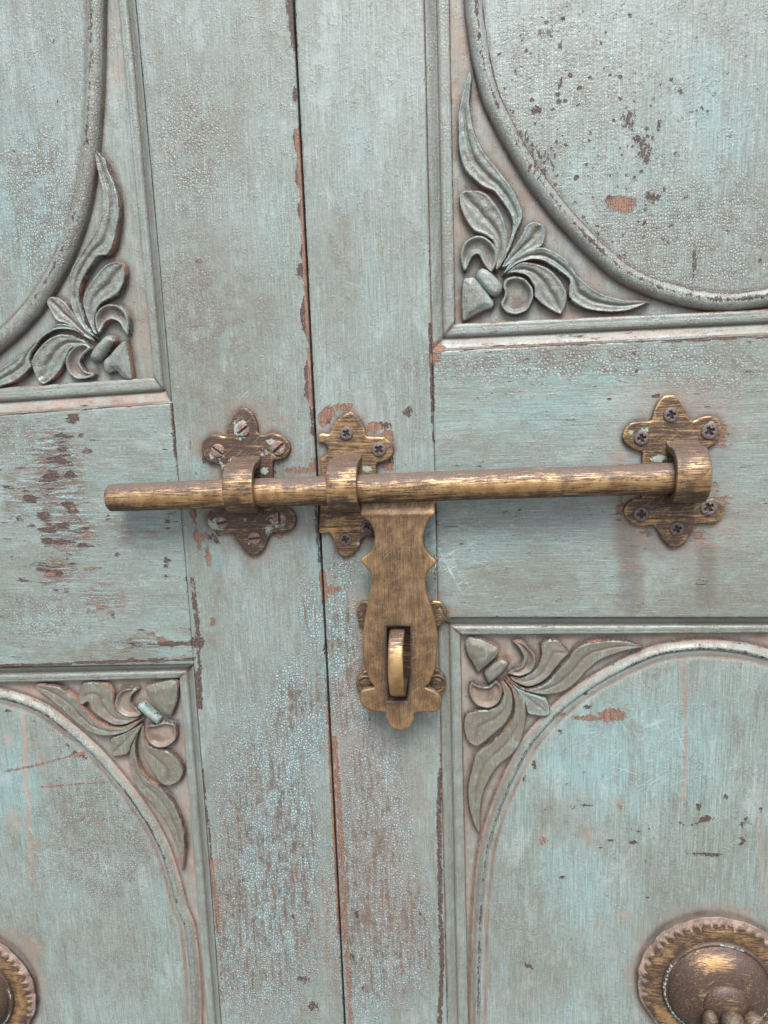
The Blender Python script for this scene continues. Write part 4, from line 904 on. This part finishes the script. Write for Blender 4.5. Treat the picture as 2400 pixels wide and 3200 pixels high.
def strap(parent, px, py, w, r_out, thick, h_axis, mat, tilt=0.0):
    """flat bar bent round the rod, its two feet running into the plate"""
    c = P(px, py, 0.0)
    def arc(r, foot):
        th = np.linspace(-90, 90, 29)
        z = r*np.sin(np.radians(th)); h = h_axis + r*np.cos(np.radians(th))
        lo = np.linspace(2.0, h_axis, 7)[:-1]; fl = foot*np.exp(-(lo - 2.0)/2.6)
        z = np.concatenate([-(r + fl), z, (r + fl)[::-1]]); h = np.concatenate([lo, h, lo[::-1]])
        return z, h
    zo, ho = arc(r_out, 3.2); zi, hi = arc(r_out - thick, 1.0)
    prof = [(zo, ho, -1), (zo, ho, 1), (zi, hi, 1), (zi, hi, -1)]
    bev = .5; rows = []
    zm, hm = (zo+zi)/2, (ho+hi)/2
    def off(z, h, k): return z + (zm - z)*k, h + (hm - h)*k
    ring = []
    nx = 9
    for x in np.linspace(-w/2 + bev, w/2 - bev, nx): ring.append((x, 0, 'o'))
    ring += [(w/2 - .12, .10, 'o'), (w/2, .3, 'o'), (w/2, .3, 'i'), (w/2 - .12, .10, 'i')]
    for x in np.linspace(w/2 - bev, -w/2 + bev, nx): ring.append((x, 0, 'i'))
    ring += [(-w/2 + .12, .10, 'i'), (-w/2, .3, 'i'), (-w/2, .3, 'o'), (-w/2 + .12, .10, 'o')]
    X = []; Hh = []; Z = []; ed = []
    for x, k, s in ring:
        z, h = off(zo, ho, k) if s == 'o' else off(zi, hi, k)
        jit = .25*(vnoise(z + x, h, 7, 51) - .5)
        X.append(np.full(len(z), x) + tilt*(h - 3)); Z.append(z + jit); Hh.append(h + jit); ed.append(np.full(len(z), max(0, 1 - (w/2 - abs(x))/1.6) if s == 'o' else 0))
    X = np.array(X).T; Hh = np.array(Hh).T; Z = np.array(Z).T; ed = np.array(ed).T
    co = np.stack([(X + c[0]).ravel(), Hh.ravel(), (Z + c[1]).ravel()], 1)
    rub = .15*ed + .4*np.exp(-((Z+1)/6)**2)*(Hh > h_axis + 4)*(.4 + .9*vnoise(X*1.3 + px, Z, 6, 52)) - .16
    return mesh_obj('strap', co, [grid_faces(*X.shape, True)], mat, parent, dict(rub=rub.ravel(), pits=np.ones(rub.size)*.8))

def plate(parent, pts, ox, oy, s, top, mat, rub0=0.0, pits=0.3, hole=None, base=-.6, name='plate', step=.6, uneven=.25):
    ol = trace(pts, ox, oy, s, top)
    def hf(d, X, Z): return top - .55*np.clip(1 - d/.8, 0, 1)**2 + uneven*(vnoise(X, Z, 9, 61) - .5)
    def af(D, X, Z):
        at = masks(X, Z, None, ('paint', 'rub'))
        at['rub'] = at['rub'] + rub0 + .26*np.exp(-((np.maximum(D, 0) - .4)/.6)**2)*(D >= 0)*sstep(.3, .7, vnoise(X, Z, 9, 62)) - .5*(D < 0)
        at['pits'] = np.full(D.shape, pits); return at
    return relief(name, ol, hf, mat, parent, af, step=step, base=base, hole=hole, flare=.1)

BR = 'bolt brackets holding the rod'
def bracket(label, pts, ox, oy, s, screws, mat_screw, ring, rub0, cross_head):
    cc = trace(pts, ox, oy, s).mean(0)
    t = thing('bolt_bracket', label, 'bracket', (cc[0], 0, cc[1]), BR)
    plate(t, pts, ox, oy, s, 2.9, BRASS_PLATE, rub0); grime_round(catmull(trace(pts, ox, oy, s), 1.0))
    strap(t, *ring)
    for u, v, r, a in screws:
        add_screw(t, ox + u*s, oy + v*s, 2.9, cross_head, a, mat_screw, r*s*MM/4.3*.985)
    return t
bracket('paint-smeared brass bolt bracket with slotted rusty screws nearest the blunt rod tip',
 [(420,62),(480,108),(515,190),(527,262),(565,282),(640,265),(720,290),(772,342),(782,392),(750,452),(692,482),(646,490),(642,600),(645,800),(700,842),(780,870),(822,930),(815,1010),(760,1055),(680,1060),(632,1062),(600,1120),(570,1190),(520,1235),(460,1236),(400,1180),(350,1110),(318,1062),(240,1070),(170,1042),(124,980),(124,910),(180,870),(236,858),(246,800),(238,600),(222,515),(140,502),(90,452),(74,380),(90,320),(150,280),(220,280),(265,290),(285,220),(330,130),(380,74)],
 600, 1250, .3918, [(408,238,54,36),(207,405,57,-38),(690,385,60,40),(240,978,52,12),(700,945,56,88),(498,1103,54,6)], SCREW_RUST,
 (779, 1515, 17.0, 14.4, 3.6, 13.2, BRASS_RING, .06), -.12, False)
bracket('brass bolt bracket right at the door seam, one side lobe cut away along the gap',
 [(1265,98),(1330,150),(1375,230),(1392,288),(1440,294),(1530,300),(1592,350),(1602,420),(1562,480),(1472,516),(1470,580),(1462,800),(1452,900),(1430,1000),(1446,1060),(1440,1096),(1380,1090),(1350,1122),(1320,1190),(1272,1236),(1210,1250),(1160,1200),(1130,1110),(1095,1058),(1020,1062),(1014,980),(1024,800),(1034,600),(1022,480),(1040,462),(1074,430),(1082,385),(1058,348),(1012,340),(1008,280),(1040,268),(1095,272),(1120,210),(1180,142)],
 600, 1250, .3918, [(1233,265,54,52),(1490,395,59,50),(1225,1110,53,12),(1402,1000,50,30)], SCREW_DARK,
 (1091, 1510, 16.6, 14.4, 3.6, 13.2, BRASS_RING, 0.0), .12, True)
bracket('brass bolt bracket with six cross-head screws around the far rod end',
 [(790,143),(850,155),(910,230),(970,330),(1020,420),(1075,466),(1180,418),(1300,405),(1392,450),(1428,550),(1420,640),(1370,720),(1290,790),(1232,835),(1225,1000),(1225,1300),(1238,1450),(1330,1438),(1430,1488),(1467,1570),(1440,1660),(1360,1740),(1200,1752),(1110,1762),(1060,1850),(980,1970),(880,2042),(800,2050),(700,1962),(630,1850),(562,1782),(440,1786),(320,1762),(240,1690),(208,1600),(240,1510),(340,1440),(425,1420),(432,1000),(438,862),(330,822),(240,762),(188,680),(208,580),(280,500),(400,470),(540,462),(580,350),(640,220),(710,157)],
 1900, 1200, .2486, [(790,388,90,14),(420,680,88,12),(1275,595,98,28),(415,1635,92,2),(1262,1550,100,30),(865,1820,88,20)], SCREW_DARK,
 (2124, 1474, 17.0, 14.8, 3.8, 13.4, BRASS_RING, -.02), .0, True)

# ------------------------------------------------------------------ the sliding bolt: rod with its flat hasp
RH = 14.2
ra = P(343, 1556, RH); rb = P(2186, 1491, RH)
bolt = thing('sliding_bolt', 'long round brass bolt across both door leaves with a flat hasp hanging down', 'bolt', (ra[0], RH, ra[1]))
n = 90; t = np.linspace(0, 1, n)
e = np.array([0, .35, 1.0, 2.0])/np.hypot(*(rb - ra)); t = np.sort(np.concatenate([t[1:-1], e, 1 - e[:3]]))
L = np.hypot(*(rb - ra)); dst = np.minimum(t*L, 1e9)
R = 8.15 - 1.5*np.clip(1 - dst/1.0, 0, 1)**2 - .9*np.clip(1 - dst/55, 0, 1)*.35 - 1.0*np.clip(1 - (1-t)*L/1.2, 0, 1)**2
pts = np.stack([ra[0]*(1-t) + rb[0]*t, np.full(len(t), RH) + .15*np.sin(t*9), ra[1]*(1-t) + rb[1]*t + .12*np.sin(t*13)], 1)
nn = 40; th = np.linspace(0, 2*np.pi, nn, endpoint=False)
rod = tube('rod', pts, R, BRASS_ROD, bolt, nn, None)
_v = np.empty(len(rod.data.vertices)*3, np.float32); rod.data.vertices.foreach_get('co', _v); _v = _v.reshape(-1, 3)*1000
_ax = np.interp(_v[:, 0], pts[:, 0] - ra[0], pts[:, 2] - ra[1]); _an = np.degrees(np.arctan2(_v[:, 2] - _ax, -_v[:, 1]))   # 0 = front, 90 = top
_rub = -.22*np.clip(1 - _v[:, 0]/26, 0, 1) + .4*np.exp(-((_an + 8)/26)**2)*(.35 + .95*vnoise(_v[:, 0], _an*.3, 30, 91)) - .16*(np.abs(_an + 12) > 55)
set_attrs(rod.data, dict(rub=_rub, pits=np.full(len(_v), .5)), len(_v))
HT = 15.2
hasp_pts = [(456,150),(1052,150),(1060,205),(1060,275),(1012,330),(978,400),(962,480),(982,560),(1022,612),(1074,665),(1060,692),(1015,740),(990,800),(986,870),(1000,950),(1040,1060),(1070,1180),(1082,1310),(1077,1440),(1052,1570),(1014,1655),(985,1690),(1060,1720),(1112,1772),(1120,1830),(1092,1875),(1040,1890),(900,1897),(890,1950),(860,2012),(800,2042),(760,2042),(700,2002),(665,1932),(658,1892),(560,1882),(490,1852),(454,1800),(450,1750),(480,1712),(572,1690),(540,1640),(500,1540),(478,1420),(474,1310),(488,1180),(514,1020),(540,900),(550,820),(536,750),(500,710),(463,665),(470,640),(530,592),(562,540),(576,470),(560,400),(530,345),(490,312),(458,280),(452,205)]
slot = trace([(672,1195),(770,1193),(862,1195),(863,1400),(862,1600),(846,1690),(838,1800),(680,1800),(684,1690),(676,1560),(673,1400)], 950, 1500, .3844, HT)
hol = trace(hasp_pts, 950, 1500, .3844, HT)
def hasp_h(d, X, Z):
    ztop = hol[:, 1].max()
    lip = sstep(9.0, 4.0, ztop - Z)
    return HT - .6*np.clip(1 - d/.9, 0, 1)**2 - 1.4*lip + .35*np.exp(-((ztop - Z - 9.5)/1.2)**2) + .22*(vnoise(X, Z, 14, 71) - .5)
def hasp_a(D, X, Z):
    at = masks(X, Z, None, ('rub',))
    r = .3*np.exp(-(np.maximum(D, 0)/2.6)**2)*(D >= 0)*sstep(.2, .7, vnoise(X, Z, 15, 72)) - .55*(D < 0)
    dsl = seg_dist(X, Z, slot)[0]
    r = r - .75*np.exp(-(dsl/2.0)**2)
    at['rub'] = at['rub'] + r - .08; at['pits'] = np.full(D.shape, .25); return at
relief('hasp', hol, hasp_h, BRASS_HASP, bolt, hasp_a, step=.6, base=HT - 4.2, hole=slot, flare=.05)

# ------------------------------------------------------------------ staple on the stile, its loop coming through the slot
sc_ = P(1253, 2043)
stp = thing('hasp_staple', 'thick brass staple on the door stile poking through the slot of the hanging hasp', 'staple', (sc_[0], 0, sc_[1]))
plate(stp, [(455,1010),(490,985),(600,1010),(760,990),(1000,1010),(1050,985),(1120,1000),(1155,1060),(1150,1140),(1105,1195),(1060,1230),(1050,1400),(1060,1520),(1110,1560),(1150,1620),(1150,1710),(1100,1760),(1000,1740),(780,1790),(600,1740),(480,1745),(440,1690),(440,1610),(480,1560),(530,1530),(540,1350),(520,1220),(450,1180),(432,1080)], 950, 1500, .3844, 2.6, BRASS_PLATE, -.05, base=-.6)
grime_round(catmull(trace([(455,1010),(600,1010),(1000,1010),(1155,1060),(1105,1195),(1060,1400),(1150,1620),(1100,1760),(780,1790),(480,1745),(440,1610),(540,1350),(450,1180)], 950, 1500, .3844), 1.0), 2.6)
for u, v in ((1078, 1655), (505, 1660)):
    c = P(950 + u*.3844, 1500 + v*.3844, 2.6)
    lathe('boss', [(0.01, 3.6), (2.2, 3.6), (3.2, 3.4), (3.5, 3.0), (4.0, 3.0), (4.8, 3.7), (5.5, 3.5), (5.9, 2.9), (6.0, 1.5)], c, BRASS_PLATE, stp, 32)
a = np.linspace(-90, 90, 31); HZ, H0, HP = 19.6, 11.0, 17.6
zl = np.concatenate([np.full(5, -HZ), HZ*np.sign(np.sin(np.radians(a)))*np.abs(np.sin(np.radians(a)))**.9, np.full(5, HZ)])
hl = np.concatenate([np.linspace(1.5, H0 - 1, 5), H0 + HP*np.cos(np.radians(a))**.82, np.linspace(H0 - 1, 1.5, 5)])
ti = 1 - 4.8/np.hypot(HZ, HP)*1.15
zi = zl*(1 - 5.0/HZ); hi = np.where(hl > H0, H0 + (hl - H0)*(1 - 5.0/HP), hl)
w = 8.6; ring = []
for x, k in ((-w/2, .22), (-w/2 + .25, .07), (-w/2 + .8, 0), (-w/4, -.02), (0, -.03), (w/4, -.02), (w/2 - .8, 0), (w/2 - .25, .07), (w/2, .22), (w/2, .8), (w/2 - .5, 1), (0, 1), (-w/2 + .5, 1), (-w/2, .8)):
    ring.append((np.full(len(zl), x) - .02*hl, hl + (hi - hl)*k, zl + (zi - zl)*k, np.full(len(zl), max(0, 1 - k*4))))
X = np.array([r[0] for r in ring]).T; Hh = np.array([r[1] for r in ring]).T; Z = np.array([r[2] for r in ring]).T
o_ = np.array([r[3] for r in ring]).T
rub = (1.9*np.exp(-((Z + 3)/11)**2)*o_*(.6 + .6*vnoise(X, Z, 4, 74)) - .1)
mesh_obj('loop', np.stack([(X + sc_[0]).ravel(), Hh.ravel(), (Z + sc_[1]).ravel()], 1), [grid_faces(*X.shape, True)], BRASS_RING, stp, dict(rub=rub.ravel(), pits=np.full(rub.size, .8)))

# ------------------------------------------------------------------ big round door bosses with a hanging pull
def knob(label, px, py, R):
    c = P(px, py, 1.0)
    t = thing('door_pull', label, 'door pull', (c[0], 0, c[1]), 'round brass door pulls')
    T0 = 46
    rr_ = np.concatenate([[R, R - .05], np.linspace(R - .6, R - 9, 22), [R - 11, R - 13, R - 15, R - 16.5]])
    prof = [(r, -.4 if i == 0 else .35 + .9*float(sstep(0, 3.5, R - r))) for i, r in enumerate(rr_)]
    def tooth(T):
        # boundary between the dusty rim and the saw-toothed metal: notches of uneven depth
        Tw = T + .03*np.sin(3*T + 1) + .018*np.sin(8*T); Tw = Tw + .05*(vnoise(T*6, T*0, 1.0, 88) - .5); x = (Tw*T0/(2*np.pi)) % T0
        dep = np.random.default_rng(5).random(T0 + 4)[x.astype(int) % T0]; f = x - np.floor(x)
        return R - 2.0 - (1.6 + 2.6*dep)*np.clip(1 - np.abs(f - .42)/.34, 0, 1)
    def teeth(r, h, T):
        m = sstep(tooth(T) + .35, tooth(T) - .5, r)
        return r + 1.1*(vnoise(T*9, r*0, 1.0, 85) - .5)*sstep(R - 7, R, r), np.where(h < 0, h, h + m*(1.5 + .5*sstep(R - 4, R - 10, r)) + .35*(vnoise(r*np.cos(T), r*np.sin(T), 2.5, 86) - .5))
    def at(r, h, T):
        X = c[0] + r*np.cos(T); Z = c[1] + r*np.sin(T); m = sstep(tooth(T) + .2, tooth(T) - .4, r)
        return dict(rub=.5*np.exp(-((r - (R-8.5))/3.8)**2)*(.1 + 1.2*vnoise(X, Z, 20, 81)), paint=.42*(1-m)*sstep(.45, .9, vnoise(X, Z, 8, 82)), dust=(1-m)*(.75 + .4*vnoise(X, Z, 4, 87)), pits=np.full(r.shape, .2))
    lathe('rosette', prof, c, BRASS_KNOB, t, T0*12, teeth, at)
    th_ = np.linspace(0, 2*np.pi, 90, endpoint=False); grime_round(np.stack([c[0] + R*np.cos(th_), c[1] + R*np.sin(th_)], 1), 1.8, 1.0)
    rd = R - 15.0; dm = [(rd + 1.4, 3.2), (rd + 1.5, 4.6), (rd + 1.0, 5.4), (rd + .2, 5.6), (rd - .5, 5.2), (rd - .9, 5.0)]
    dm += [(rd*.955*math.cos(a), 5.0 + 12.5*math.sin(a)) for a in np.linspace(.05, math.pi/2 - .001, 18)]
    lathe('dome', dm, c, BRASS_KNOB, t, 72, None, lambda r, h, T: dict(rub=.8*np.exp(-((r*np.sin(T) - 24)/4)**2 - ((r*np.cos(T) + 5)/9)**2) + .75*np.exp(-((r*np.sin(T) - 8 - .25*r*np.cos(T))/3.2)**2 - ((r*np.cos(T) + 2)/11)**2) - .1,
          paint=.62*np.exp(-((r - rd - .3)/1.3)**2)*(vnoise(T*9, r, 4, 84) > .5), pits=np.full(r.shape, .2)))
    bz = c[1] + 1.0
    lathe('hub', [(12.5, 15.0), (12.5, 16.6), (11.4, 18.2), (9.0, 19.6), (5.5, 20.6), (0.01, 21.0)], (c[0] + .5, bz), BRASS_KNOB, t, 40)
    for dx, r, h0, zt in ((-9.0, 4.6, 19.5, -1.0), (2.0, 7.0, 21.5, 1.0), (14.5, 6.4, 19.0, -1.0)):
        s = np.linspace(0, 1, 14)
        zz_ = bz + zt - 30*s; hh_ = h0 + 5*np.sin(s*1.8); rr = r*np.clip(np.sqrt(1 - (1 - np.clip(s/.2, 0.02, 1))**2), .1, 1)*(1 - .25*s)
        tube('prong', np.stack([np.full(14, c[0] + dx) + 2*s*np.sign(dx), hh_, zz_], 1), rr, BRASS_KNOB, t, 20)
    return t
knob('round brass door pull with notched rim on the panel beside the hasp', 2236, 3078, 45.8)
knob('round brass door pull with notched rim below the scraped rail, mostly cut off', -80, 3096, 45.0)
